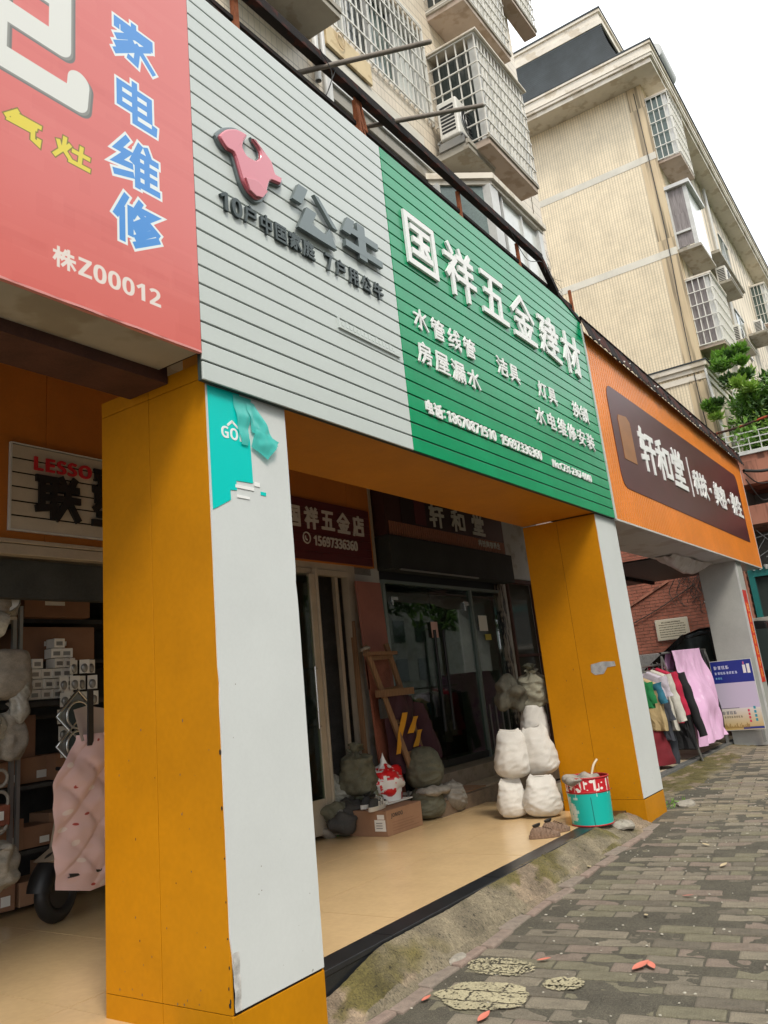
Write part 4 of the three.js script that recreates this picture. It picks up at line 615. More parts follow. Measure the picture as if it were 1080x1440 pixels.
// ---------------------------------------------------------------- second apartment building (gable end towards the camera) on a brick podium
const bB = thing('apartment_building', 'tan tiled apartment building with dark mansard roof and caged windows down its side', 'building', [0, 0, 0]);
{
  const X = 17.5, Zf = -0.5, L = 46;
  part(bB, 'gable_wall', bx(X, X + 0.4, 5.85, 16.7, -9, Zf - 0.42), M.wallB);
  part(bB, 'corner_pilaster', bx(X - 0.012, X + 0.4, 5.85, 16.7, Zf - 0.42, Zf), mat([0.64, 0.52, 0.35], { t: T.streak, s: 0.8, sy: 4, roughness: 0.6 }));
  for (const y of [14.36, 11.5]) part(bB, 'floor_band', [bx(X - 0.008, X, y, y + 0.2, -9, Zf - 0.42), bx(X - 0.02, X - 0.012, y, y + 0.2, Zf - 0.42, Zf)], M.band);
  part(bB, 'street_wall', bx(X + 0.4, L, 5.85, 16.7, Zf - 0.4, Zf - 0.004), M.facadeB);
  part(bB, 'core', bx(X + 0.4, L, 5.85, 16.6, -9, Zf - 0.4), M.facadeB);
  // moulded course at the foot of the gable
  part(bB, 'cornice', [bx(X - 0.1, L, 8.37, 8.5, -9, Zf + 0.1, 0.01), bx(X - 0.05, L, 8.26, 8.37, -9, Zf + 0.05), bx(X - 0.03, L, 8.06, 8.2, -9, Zf + 0.03)], M.cornice);
  part(bB, 'cornice_top', bx(X - 0.12, X + 0.6, 8.5, 8.53, -9, Zf + 0.12), M.slate);
  // eaves
  part(bB, 'eave', [bx(X - 0.72, L, 16.7, 16.84, -9.6, 0.0, 0.01), bx(X - 0.78, L, 16.84, 17.26, -9.66, 0.06, 0.015)], M.cornice);
  part(bB, 'eave_moulding', [bx(X - 0.8, L, 16.93, 16.97, -9.7, 0.08, 0.008), bx(X - 0.82, L, 17.2, 17.27, -9.7, 0.1, 0.008)], M.cornice);
  part(bB, 'gutter', bx(X - 0.83, L, 17.27, 17.33, -9.7, 0.13, 0.01), M.slate);
  // mansard slope in shingle courses
  const xs = X - 0.45, x1 = X + 0.25, y0 = 17.33, y1 = 19.4, n = 24, za = -0.75, zb = -1.25;
  for (let i = 0; i < n; i++) {
    const a = i / n, b = (i + 1) / n, cv = (k) => 1 - Math.pow(1 - k, 1.5), xa = xs + (x1 - xs) * cv(a), xb = xs + (x1 - xs) * cv(b) , ya = y0 + (y1 - y0) * a, yb = y0 + (y1 - y0) * b + 0.012, zA = za + (zb - za) * cv(a), zB = za + (zb - za) * cv(b);
    const g = new THREE.BufferGeometry(), v = [[xa - 0.02, ya, -9], [xa - 0.02, ya, zA + 0.02], [xb, yb, zB], [xb, yb, -9], [L, ya, zA + 0.02], [L, yb, zB]];
    g.setAttribute('position', new THREE.Float32BufferAttribute([0, 1, 2, 0, 2, 3, 1, 4, 5, 1, 5, 2].flatMap((k) => v[k]), 3)); g.computeVertexNormals(); part(bB, 'shingle_course', g, M.slate);
  }
  part(bB, 'roof_parapet', [bx(x1 - 0.03, L, 19.4, 19.6, -9, -1.2, 0.01), bx(x1 + 0.03, L, 19.6, 19.85, -9, -1.26), bx(x1 - 0.02, L, 19.85, 19.95, -9, -1.2, 0.01)], M.cornice);
  part(bB, 'roof_edge', bx(x1 - 0.04, L, 19.95, 20.0, -9, -1.18), M.slate);
  part(bB, 'roof_core', bx(X + 0.3, L, 16.7, 19.4, -9, -1.3), M.slate);
  const dm = part(bB, 'dormer', [bx(19.2, 21, 17.3, 19.0, -1.6, -0.4), bx(19.1, 21.1, 19.0, 19.16, -1.6, -0.3)], M.cornice); part(dm, 'dormer_roof', bx(19.05, 21.15, 19.16, 19.22, -1.6, -0.25), M.slate);
  // window cages, storey by storey, along the street wall
  const cage = (x0, x1, y0, y1, z1, full, glass) => {
    const z0 = Zf, c = part(bB, 'window_cage', bx(x0, x1, y0 - 0.09, y0, z0, z1, 0.006), full ? M.ledgewarm : M.ledge), b = 0.011;
    const nx = Math.round((x1 - x0) / 0.16), ny = full ? Math.round((y1 - y0) / 0.38) : 4;
    if (full) {
      for (let k = 0; k <= 4; k++) { const z = z0 + 0.02 + (z1 - z0 - 0.02) * k / 4; part(c, 'bar', bx(x0 - b, x0 + b, y0, y1, z - b, z + b), M.bars); }
      for (let i = 1; i <= nx; i++) { const x = x0 + (x1 - x0) * i / nx; part(c, 'bar', bx(x - b, x + b, y0, y1, z1 - b, z1 + b), M.bars); }
      for (let j = 0; j <= ny; j++) { const y = y0 + 0.02 + (y1 - y0 - 0.04) * j / ny; part(c, 'cross_bar', [bx(x0 - b * 2.5, x0 - b, y - b, y + b, z0, z1 + b), bx(x0 - b, x1, y - b, y + b, z1 + b, z1 + b * 2.5)], M.bars); }
    }
    part(c, 'corner_post', [bx(x0 + 0.03, x0 + 0.1, y0, y1, z1 - 0.15, z1 - 0.05)], M.frame);
    part(c, 'pane', bx(x0 + 0.04, x0 + 0.05, y0 + 0.05, y1, z0, z1 - 0.15), glass); part(c, 'pane', bx(x0 + 0.1, x1, y0 + 0.05, y1, z1 - 0.07, z1 - 0.06), full ? M.creampane : M.glasswhite);
    if (!full) part(c, 'frame', [bx(x0 - 0.012, x0 + 0.04, y0, y1, z0, z0 + 0.05), bx(x0 - 0.012, x0 + 0.04, y0 + 0.42, y0 + 0.48, z0 + 0.05, z1 - 0.16), bx(x0 - 0.06, x1, y1, y1 + 0.1, z0, z1 + 0.05)], M.frame);
    else part(c, 'roof_sheet', bx(x0 - 0.03, x1, y1, y1 + 0.05, z0, z1 + 0.04), M.cornice);
  };
  cage(17.55, 19.0, 14.28, 16.2, 0.08, true, M.glassgreen);
  cage(17.55, 19.2, 11.62, 13.35, 0.08, false, M.curtain);
  cage(17.55, 19.35, 8.9, 10.72, 0.1, true, M.curtain);
  cage(31, 33, 13.9, 15.6, 0.02, true, M.glassgreen); cage(35, 37, 11.2, 13, 0.02, true, M.glassgreen);
  part(bB, 'ledge', bx(21.3, 25.0, 12.95, 13.05, Zf, -0.02, 0.006), M.ledge);
  for (const [x, y] of [[21.0, 13.6], [25.5, 14.2], [25.2, 11.2]]) { const w = part(bB, 'window', [bx(x, x + 1.5, y - 0.06, y, Zf, Zf + 0.05), bx(x, x + 1.5, y + 1.4, y + 1.45, Zf, Zf + 0.04)], M.frame); part(w, 'pane', bx(x + 0.04, x + 1.46, y, y + 1.4, Zf, Zf + 0.012), M.glassgreen); part(w, 'mullion', bx(x + 0.72, x + 0.78, y, y + 1.4, Zf + 0.012, Zf + 0.03), M.frame); }
  for (const [x, y] of [[22.0, 10.18], [22.0, 12.1], [27.8, 12.35]]) { const l = part(bB, 'ledge', bx(x - 0.55, x + 1.0, y - 0.09, y, Zf, 0.1, 0.006), M.ledge); part(l, 'ledge_lip', bx(x - 0.56, x + 1.01, y - 0.02, y + 0.05, 0.07, 0.115), M.ledge); }
}
clone(ac0, 'air conditioner low on the side of the tan building, above the leafy tree', [22.15, 10.2, -0.18], 0).userData.group = undefined;
clone(ac0, 'air conditioner on the tan building, upper of the two stacked units', [22.15, 12.12, -0.18], 0);
clone(ac0, 'farthest air conditioner on the tan building, at the right edge', [28.1, 12.37, -0.18], 0);
{ const w = thing('water_heater', 'white rooftop water tank at the eave corner of the tan building', 'water tank', [19.0, 17.33, -0.15]); part(w, 'tank', new THREE.CylinderGeometry(0.28, 0.28, 1.5, 20).rotateZ(Math.PI / 2).translate(0, 0.75, 0), M.frame); for (const x of [-0.5, 0.5]) part(w, 'leg', bx(x - 0.03, x + 0.03, 0, 0.55, -0.15, 0.15), M.steel); }
for (const [x, l] of [[20.4, 'downpipe between the first two caged windows of the tan building'], [24.0, 'downpipe farther along the side of the tan building']]) tag(part(scene, 'downpipe', tube([[x, 5.9, -0.42], [x, 16.6, -0.42]], 0.055, 8), M.frame), l, 'pipe');
tag(part(scene, 'cable', tube([[17.47, 6, -0.7], [17.46, 9, -0.74], [17.47, 12, -0.68], [17.46, 16.5, -0.72]], 0.012, 5), M.cable), 'thin cable running up the corner of the tan gable', 'cable');
// brick podium
{
  const p = thing('brick_building', 'red brick lower building with beams, balcony and dark openings below the tan block', 'building', [0, 0, 0]);
  part(p, 'wall', [bx(17.03, 17.3, -0.4, 5.84, -9, -0.5), bx(17.3, 46, -0.4, 5.84, -9, -2.4)], M.mortar);
  const bricks = [];
  for (let r = 0; r < 66; r++) for (let i = 0; i < 20; i++) {
    const y = -0.1 + r * 0.075, z = -4.6 + i * 0.25 + (r % 2) * 0.125; if (y > 4.7 || z > -0.62) continue;
    bricks.push(bx(17.02 + rr(-0.003, 0.002), 17.05, y, y + 0.064, z, z + 0.238));
  }
  const br = part(p, 'brick', bricks, M.brick); br.userData.kind = 'stuff';
  part(p, 'wall_stub', bx(17.0, 17.3, -0.4, 5.15, -0.62, -0.5), M.brickband);
  part(p, 'beam', [bx(17, 46, 5.17, 5.84, -0.5, 1.25), bx(17, 46, 4.25, 4.68, -0.5, 1.25)], M.brickband);
  part(p, 'soffit', bx(17.06, 46, 4.68, 5.17, -0.6, -0.2), M.room);
  part(p, 'coping', bx(16.94, 46, 5.84, 5.93, -0.55, 1.32, 0.01), M.frame);
  part(p, 'inner_wall', bx(18.6, 18.8, -0.4, 5.2, -0.5, 1.1), M.room);
  const tw = part(p, 'window', [bx(17.0, 17.08, 3.1, 3.3, -0.45, 1.1), bx(17.0, 17.08, 2.22, 3.1, -0.45, -0.33), bx(17.0, 17.08, 2.22, 3.1, 0.5, 0.62)], mat([0.015, 0.15, 0.14], { roughness: 0.4 })); part(tw, 'pane', bx(17.09, 17.1, 2.22, 3.1, -0.33, 0.5), M.glassdark);
  part(p, 'sill', bx(16.96, 17.3, 2.12, 2.21, -0.55, 1.1, 0.008), M.concrete);
  for (let i = 0; i < 7; i++) part(p, 'awning_scallop', new THREE.CylinderGeometry(0.05, 0.02, 0.1, 8).translate(16.97, 3.28, -0.3 + i * 0.13), M.frame);
  for (let i = 0; i < 12; i++) part(p, 'rod', tube([[17.3, 3.4 + rr(0, 0.8), -0.4 + i * 0.09], [17.4, 3.5 + rr(0, 0.6), 0.0 + i * 0.09]], 0.012, 4), M.steel);
  part(p, 'diagonal_moulding', [bar([17.0, 2.75, -3.4], [17.0, 3.3, -2.2], 0.03, 0.05)], M.brickband);
  const pl = thing('plaque', 'cream stone plaque with dark engraved lines on the brick wall', 'plaque', [17.0, 0, 0]);
  const t = canvasTex(256, 170, (c, w, h) => { c.fillStyle = '#cfc7b0'; c.fillRect(0, 0, w, h); for (let r = 0; r < 7; r++) { let x = r ? 20 : 44; while (x < w - (r ? 24 : 50)) { const q = rr(4, 11); c.fillStyle = '#57513f'; c.fillRect(x, 16 + r * 21 + rr(0, 2), q, r ? 8 : 11); x += q + rr(2, 5); } } });
  part(pl, 'slab', bx(-0.03, 0.02, 1.95, 2.43, -2.68, -1.93, 0.008), mat([0.6, 0.56, 0.46], { roughness: 0.7 }));
  const face = new THREE.PlaneGeometry(0.7, 0.44).rotateY(-Math.PI / 2).translate(-0.0325, 2.19, -2.305); mesh(pl, 'inscription', face, printed(t, { roughness: 0.7 }));
  // dead creeper on the brick wall
  const v = thing('creeper', 'bare dark creeper stems clinging to the brick wall above the plaque', 'creeper', [0, 0, 0]), stems = [];
  for (let i = 0; i < 36; i++) { let y = rr(3.1, 3.9), z = rr(-1.9, -1.2); const pts = [[16.99, y, z]]; for (let k = 0; k < 5; k++) { y -= rr(0.04, 0.22); z += rr(-0.16, 0.13); pts.push([16.985 + rr(-0.02, 0.01), y, z]); } stems.push(tube(pts, rr(0.004, 0.009), 4, 10)); }
  part(v, 'stems', stems, mat([0.05, 0.04, 0.035], { roughness: 0.9 }));
  part(v, 'trailing_stem', tube([[16.98, 3.15, -1.6], [16.98, 2.75, -2.4], [16.98, 2.5, -3.0], [16.98, 2.3, -3.6]], 0.012, 5), mat([0.06, 0.045, 0.035], { roughness: 0.9 }));
  tag(part(scene, 'pale_stain', poly([[-1.5, 2.72], [-1.36, 2.74], [-1.33, 2.66], [-1.4, 2.58], [-1.46, 2.66]], 0.004).rotateY(-Math.PI / 2).translate(17.015, 0, 0), M.whiteplain), 'white scrap of plaster stuck to the brick wall beside the grey column', 'scrap');
  // dark sheet canopy in the alley
  const ca = thing('canopy', 'dark sheet canopy hanging in the alley behind the orange sign', 'canopy', [0, 0, 0]);
  part(ca, 'sheet', [bx(11.5, 15.7, 3.2, 3.23, -4.5, -0.86), bx(11.5, 15.7, 3.23, 3.3, -0.9, -0.86)], M.black); part(ca, 'rafter', [bx(11.5, 15.7, 3.14, 3.2, -2.2, -2.15), bx(11.5, 15.7, 3.14, 3.2, -3.4, -3.35)], M.rustdark);
  tag(part(scene, 'low_wall', bx(16.7, 16.95, -0.4, 1.68, -4.6, -2.55, 0.01), mat([0.55, 0.54, 0.52], { t: T.speckle, s: 0.8, roughness: 0.85 })), 'speckled pale low wall in front of the brick wall, behind the clothes', 'wall');
  tag(part(scene, 'alley_wall', bx(11.6, 17, -0.4, 5.8, -9.2, -9), M.brickband), 'brick wall closing the alley far behind the clothes rack', 'wall');
  // balcony railing with things behind it
  const r = thing('railing', 'white balcony railing on the brick building under the leafy tree', 'railing', [0, 0, 0]);
  for (let i = 0; i < 7; i++) part(r, 'post', bx(17.02, 17.045, 5.93, 6.38, -0.3 + i * 0.24, -0.28 + i * 0.24), M.frame);
  for (const y of [6.08, 6.22, 6.36]) part(r, 'rail', bx(17.015, 17.045, y, y + 0.025, -0.35, 1.3), M.frame);
  tag(part(scene, 'pole', tube([[17.0, 6.5, -0.52], [17.0, 6.53, 0.1], [17.0, 6.62, 0.7], [17, 6.66, 1.4]], 0.03, 8), mat([0.45, 0.24, 0.12], { t: T.rust, s: 0.5, roughness: 0.8 })), 'rusty orange pipe above the white balcony railing', 'pipe');
  tag(part(scene, 'downpipe', tube([[17.2, 5.9, -0.28], [17.2, 8.2, -0.42]], 0.03, 8), M.frame), 'pale pipe rising beside the corner of the tan wall', 'pipe');
  for (const [pts, rad, l] of [[[[16.0, 5.3, 0.1], [16.6, 5.33, 0.4], [17, 5.42, 0.8], [17, 5.46, 1.3]], 0.035, 'thick grey cable bundle at the end of the orange sign'], [[[15.9, 5.25, 0.1], [16.5, 5.05, 0.3], [17, 5.2, 0.8], [17, 5.4, 1.3]], 0.014, 'thin black cable drooping below the cable bundle'], [[[16, 5.1, 0.1], [16.6, 4.7, 0.25], [16.9, 4.75, 0.4]], 0.012, 'thin cable loop in front of the upper brick beam']]) tag(part(scene, 'cable', tube(pts, rad, 6), M.cable), l, 'cable');
}
// leafy plants: many small curved leaves through the crown's volume
function leafGeo(n, place, size, aspect = 0.45) {
  const pos = [], nor = [], q = new THREE.Quaternion(), e = new THREE.Euler(), v = new THREE.Vector3();
  const L = [[0, 0, 0], [-aspect / 2, 0.45, 0.07], [0, 1, -0.1], [aspect / 2, 0.45, 0.07]];
  for (let i = 0; i < n; i++) {
    const [c, k, droop] = place(i); q.setFromEuler(e.set(rr(-0.6, 0.9) + (droop ?? 0.9), rr(0, 6.28), rr(-0.6, 0.6), 'YXZ')); const s = size * k;
    const w = L.map((p) => { v.set(p[0] * s, p[1] * s, p[2] * s).applyQuaternion(q); return [v.x + c[0], v.y + c[1], v.z + c[2]]; });
    for (const t of [0, 1, 2, 0, 2, 3]) pos.push(...w[t]);
  }
  const g = new THREE.BufferGeometry(); g.setAttribute('position', new THREE.Float32BufferAttribute(pos, 3)); g.computeVertexNormals(); g.setAttribute('uv', new THREE.Float32BufferAttribute(new Float32Array(pos.length / 3 * 2), 2)); return g;
}
const leafM = (c) => { const m = new THREE.MeshPhysicalMaterial({ side: THREE.DoubleSide, roughness: 0.75, transmission: 0.4, thickness: 0 }); m.color.setRGB(...c); return m; };
const LEAF = [[0.12, 0.27, 0.03], [0.2, 0.41, 0.045], [0.33, 0.52, 0.08], [0.06, 0.15, 0.022]].map(leafM);
function tree(name, label, cat, pos, clumps, per, size, trunkPts, group) {
  const t = thing(name, label, cat, pos, 0, group);
  if (trunkPts) part(t, 'trunk', trunkPts.map(([a, b, r0, r1]) => { const A = new THREE.Vector3(...a), B = new THREE.Vector3(...b), g = new THREE.CylinderGeometry(r1, r0, A.distanceTo(B), 8); return g.translate(0, A.distanceTo(B) / 2, 0).applyQuaternion(new THREE.Quaternion().setFromUnitVectors(new THREE.Vector3(0, 1, 0), B.clone().sub(A).normalize())).translate(...a); }), mat([0.13, 0.1, 0.07], { t: T.blotch, s: 0.4, roughness: 0.9 }));
  LEAF.forEach((m, k) => { const cs = clumps.filter((_, i) => i % 4 === k || k === 1 && i % 4 === 0); if (cs.length) mesh(t, 'crown', leafGeo(cs.length * per, (i) => { const c = cs[i % cs.length]; const d = new THREE.Vector3().randomDirection(), r = c[3] * Math.pow(rnd(), 0.45); return [[c[0] + d.x * r * 1.2, c[1] + d.y * r * 0.85, c[2] + d.z * r * 1.2], rr(0.7, 1.3)]; }, size), m); });
  return t;
}
{
  const cl = []; for (let i = 0; i < 64; i++) cl.push([rr(-0.2, 2.6), rr(-1.0, 1.2), rr(-0.2, 1.9), rr(0.28, 0.5)]);
  for (let i = 0; i < 12; i++) cl.push([rr(-0.35, 0.1), rr(0.6, 1.75), rr(-0.2, 0.35), rr(0.08, 0.2)]);
  for (let i = 0; i < 5; i++) cl.push([-0.45, rr(0.1, 0.5), rr(-0.62, -0.3), 0.07]);
  tree('roof_tree', 'bright green leafy tree growing on the balcony of the brick building', 'tree', [17.5, 6.75, 0.1], cl, 170, 0.165, [[[1, -1.7, 0.8], [0.9, -0.2, 0.7], 0.06, 0.04], [[0.9, -0.4, 0.7], [0.3, 0.6, 0.3], 0.035, 0.015], [[0.9, -0.4, 0.7], [1.5, 0.7, 1.2], 0.035, 0.015]]);
  const wd = thing('weeds', 'small clump of green weeds at the kerb by the blue banner', 'weeds', [14.4, -0.12, 0.22]);
  LEAF.slice(1, 3).forEach((m) => mesh(wd, 'leaf_clump', leafGeo(420, () => [[rr(-0.75, 0.75), rr(0, 0.2), rr(-0.28, 0.35)], rr(0.6, 1.2), 0.4], 0.09, 0.5), m));
  const w2 = thing('weeds', 'sprig of weeds growing at the foot of the second yellow column', 'weeds', [7.05, -0.12, -0.02]); mesh(w2, 'leaf_clump', leafGeo(50, () => [[rr(-0.18, 0.3), rr(-0.01, 0.04), rr(-0.12, 0.12)], rr(0.6, 1.2), 0.8], 0.06, 0.4), LEAF[1]);
  // twigs hanging at the corner of the beige building
  const tw = thing('twigs', 'dry grey twigs hanging down the corner beside the glazed bay', 'twigs', [7.3, 7.2, -0.55]), st = [];
  for (let i = 0; i < 70; i++) { let p = [rr(-0.08, 0.14), rr(-1.6, 0.1), rr(-0.1, 0.1)]; const pts = [p]; for (let k = 0; k < 3; k++) { p = [p[0] + rr(-0.08, 0.12), p[1] - rr(0, 0.18), p[2] + rr(-0.08, 0.08)]; pts.push(p); } st.push(tube(pts, 0.0035, 3, 5)); }
  st.push(tube([[-0.05, 2.4, 0], [0.0, 1.4, 0.02], [0.02, 0.2, 0], [0.08, -1.0, 0]], 0.006, 4)); part(tw, 'stems', st, mat([0.2, 0.17, 0.13], { roughness: 0.9 }));
}
// across the road: what the glossy signs and the glass doors mirror
{
  const o = thing('apartment_building', 'plain grey apartment block across the road', 'building', [0, 0, 0]);
  part(o, 'wall', bx(-14, 64, -0.4, 21, 27, 38), mat([0.35, 0.33, 0.3], { t: T.dirty, s: 3, roughness: 0.85 })); part(o, 'roof_edge', bx(-14.2, 64.2, 21, 21.5, 26.8, 38.2), M.concrete);
  for (let i = 0; i < 22; i++) for (let j = 0; j < 5; j++) part(o, 'window', bx(-12 + i * 3.2, -10.4 + i * 3.2, 2 + j * 3, 3.7 + j * 3, 26.95, 27.1), M.glassdark);
  const mk = (label, x, z, s) => { const cl = []; for (let i = 0; i < 40; i++) { const a = rr(0, 6.28), r = rr(0, 3) * s; cl.push([Math.cos(a) * r, rr(3.6, 9.5) * s, Math.sin(a) * r, rr(0.7, 1.3) * s]); } return tree('street_tree', label, 'tree', [x, -0.35, z], cl, 80, 0.6, [[[0, 0, 0], [0, 5 * s, 0], 0.2, 0.12], [[0, 4, 0], [1.4, 7 * s, 0.5], 0.1, 0.04], [[0, 4, 0], [-1.3, 7 * s, -0.4], 0.1, 0.04]], 'street trees across the road'); };
  const a = mk('leafy street tree across the road opposite the white columns', 7, 15, 1.5);
  [['the green sign', 14, 16], ['the gap between the signs', 21, 14.5], ['the orange sign', 29, 15.5], ['the clothes rack', 37, 14], ['the far grey column', 45, 15], ['the brick building', 54, 14.5], ['the tan building', 64, 15], ['the far end of the tan building', 76, 15.5]].forEach(([w, x, z], i) => clone(a, 'leafy street tree across the road opposite ' + w, [x, -0.35, z], i * 1.3 + 1));
}
// ---------------------------------------------------------------- goods in front of the hardware store
function sackGeo(w, h, d, sd, o = {}) {   // filled woven sack: flat sewn top, bulging body, creases; or a gathered neck
  const nu = 64, nv = 44, pos = [], uv = [], idx = [];
  for (let j = 0; j <= nv; j++) for (let i = 0; i <= nu; i++) {
    const t = j / nv, a = i / nu * Math.PI * 2, ca = Math.cos(a), sa = Math.sin(a), sg = (k, p) => Math.sign(k) * Math.abs(k) ** p;
    const cap = Math.pow(Math.max(0, 1 - Math.pow(Math.abs(2 * t - 1), o.round ?? (o.sew ? 5 : 9))), 0.4), sag = 1 + (o.sew ? 0.2 * Math.sin(Math.PI * Math.min(1, t * 1.25 + 0.08)) - 0.12 * t - 0.04 : 0.1 * Math.sin(Math.PI * Math.min(1, t * 1.5)) - 0.08 * t);
    const capW = o.sew && t > 0.5 ? 1 - 0.3 * sm(0.84, 1, t) ** 2 : cap; let kw = w / 2 * capW * sag, kd = d / 2 * cap * sag;
    if (o.sew) { kd *= 1 - 0.86 * sm(0.74, 1, t) - 0.3 * sm(0.1, 0, t); kw *= 1 + 0.04 * sm(0.85, 1, t); }
    if (o.neck && t > o.neck) { const q = (t - o.neck) / (1 - o.neck), f = (1 - 0.78 * sm(0, 0.6, q) + 0.2 * sm(0.65, 1, q) + 0.12 * perlin.noise(ca * 2 + sd, t * 9, sa * 2)) * (1 + 0.22 * Math.sin(a * 7 + sd) * sm(0.1, 0.5, q)); kw = w / 2 * f; kd = d / 2 * f; }
    const cx = sg(ca, 0.9), cz = sg(sa, 0.9), f = 1 + 0.09 * perlin.noise(ca * 1.4 + sd, t * 2.4, sa * 1.4) + 0.035 * perlin.noise(ca * 2 + sd, t * 11, sa * 2 - sd) + (o.sew ? 0.1 : 0.045) * (0.5 - Math.abs(perlin.noise(ca * 1.2 + t * 3 + sd, t * 5 - ca * 2, sa * 1.5))) * (o.creased ?? 1);
    const y = t * h + (o.sew ? 0.06 : 0.02) * h * perlin.noise(ca * 1.3 + sd, 5, sa * 1.3) * t + (o.slump ?? 0) * ca * t * h * 0.4 + (o.sew ? 0.035 * h * sm(0.85, 1, t) * Math.abs(ca) : 0);
    pos.push(cx * kw * f, y, cz * kd * f); uv.push(i / nu * 2 * w, t * h);
  }
  for (let j = 0; j < nv; j++) for (let i = 0; i < nu; i++) { const a = j * (nu + 1) + i, b = a + 1, c = a + nu + 1, e = c + 1; idx.push(a, c, b, b, c, e); }
  const g = new THREE.BufferGeometry(); g.setAttribute('position', new THREE.Float32BufferAttribute(pos, 3)); g.setAttribute('uv', new THREE.Float32BufferAttribute(uv, 2)); g.setIndex(idx); g.computeVertexNormals();
  const n = g.attributes.normal; for (let j = 0; j <= nv; j++) { const p = j * (nu + 1), q = p + nu; for (let k = 0; k < 3; k++) { const v = n.array[p * 3 + k] + n.array[q * 3 + k]; n.array[p * 3 + k] = n.array[q * 3 + k] = v / 2; } }
  return g;
}
function sack(label, pos, size, m, sd, o = {}, rot = [0, 0, 0], group) {
  const s = thing('sack', label, 'sack', pos, 0, group); s.rotation.set(...rot); mesh(s, 'cloth', o.neck ? jitter(sackGeo(...size, sd, o), 0.035, 11, sd) : sackGeo(...size, sd, o), m);
  if (o.tuft) part(s, 'tied_top', jitter(new THREE.ConeGeometry(size[0] * 0.22, o.tuft, 18, 10, true), 0.06, 14, sd).rotateX(Math.PI).translate(0, size[1] * 0.93 + o.tuft * 0.35, 0), o.tm ?? m);
  if (o.seam) part(s, 'seam', tube([[-size[0] * 0.36, size[1] * 0.985, 0], [0, size[1] * 1.0, 0.005], [size[0] * 0.36, size[1] * 0.98, 0]], 0.01, 5), m);
  return s;
}
const WH = undefined;
sack('white sack at the bottom left of the stack, leaning outward', [5.63, 0, -1.3], [0.3, 0.4, 0.26], M.sackwhite, 1.2, { seam: 1, sew: 1 }, [0.05, -0.8, 0.05], WH);
sack('wide white sack at the bottom right of the stack with dirty base', [5.68, 0, -0.98], [0.36, 0.41, 0.3], M.sackwhite, 5.1, { seam: 1, sew: 1 }, [0.02, -1.0, -0.04], WH);
sack('plump white sack on the upper left of the stack, beside the dark glass', [5.68, 0.39, -1.26], [0.35, 0.5, 0.3], M.sackwhite, 9.3, { seam: 1, sew: 1 }, [-0.03, -1.05, -0.05], WH);
sack('white sack on the upper right, half behind the yellow column', [5.86, 0.4, -0.98], [0.34, 0.5, 0.28], M.sackwhite, 2.7, { sew: 1 }, [0.02, -1.2, 0.14], WH);
sack('tall white sack behind, below the gathered green sack', [6.15, 0.66, -1.15], [0.28, 0.6, 0.28], M.sackwhite, 6.6, { sew: 1 }, [0, -0.9, 0], WH);
sack('small greyish green sack with gathered mouth on top of the white stack', [6.25, 1.12, -1.15], [0.36, 0.42, 0.32], mat([0.4, 0.38, 0.28], { t: T.blotch, s: 0.3, roughness: 0.85 }), 3.9, { neck: 0.75, tuft: 0.1, creased: 3, tm: M.sackgreen }, [0, 0.4, 0.28], undefined);
tag(part(scene, 'crumpled_sack', jitter(new THREE.SphereGeometry(0.17, 26, 20).scale(1, 0.9, 0.9), 0.16, 9, 2).translate(5.98, 1.28, -1.3), mat([0.16, 0.15, 0.11], { t: T.blotch, s: 0.15, roughness: 0.9 })), 'crumpled dark empty sack draped beside the top of the stack', 'sack');
sack('olive green sack standing upright beside the cardboard box', [5.58, 0, -2.36], [0.42, 0.34, 0.38], M.sackgreen, 8.8, { creased: 3, round: 4 }, [0, 0.3, 0]);
sack('olive green sack with folded mouth, topmost on the other green one', [5.62, 0.3, -2.38], [0.46, 0.48, 0.4], M.sackgreen, 4.4, { creased: 4, round: 2.6 }, [0.05, 0.9, -0.12]);
sack('pale grey sack slumped against the olive green sacks', [5.96, 0.02, -2.25], [0.44, 0.34, 0.3], M.sackgrey, 7.1, { slump: 0.3, creased: 4, round: 3 }, [0.1, 0.5, -0.5]);
tag(part(scene, 'rag', jitter(new THREE.SphereGeometry(0.2, 26, 12).scale(1.4, 0.22, 0.9), 0.05, 9, 4).translate(5.6, 0.3, -2.26), M.sackgrey), 'pale cloth tucked round the lower green sack', 'cloth');
sack('dark green tied sack standing inside the hardware store doorway', [4.8, 0.36, -2.74], [0.36, 0.5, 0.36], M.sackgreen, 11.2, { neck: 0.78, tuft: 0.1, creased: 3 }, [0, 0, 0]);
{
  const pile = thing('rag_pile', 'heap of grey and green rags behind the cardboard box', 'rags', [4.62, 0, -2.86]);
  for (let i = 0; i < 14; i++) part(pile, 'rag', jitter(new THREE.SphereGeometry(0.17, 24, 16).scale(1.2, 0.55, 1), 0.1, 8, i * 3.3).translate(-0.16 + (i % 5) * 0.17, 0.08 + 0.085 * Math.floor(i / 4), -0.12 + (i % 3) * 0.12), [M.sackgrey, M.sackgreen, M.shadedgoods][i % 3]);
  const bb = thing('plastic_crate', 'blue plastic crate just inside the hardware store door', 'crate', [4.5, 0, -2.98]); part(bb, 'body', bx(0, 0.42, 0, 0.26, -0.3, 0.02, 0.02), mat([0.1, 0.14, 0.35], { roughness: 0.4 })); part(bb, 'rim', bx(-0.015, 0.435, 0.24, 0.275, -0.31, 0.035, 0.01), mat([0.12, 0.16, 0.38], { roughness: 0.4 }));
}
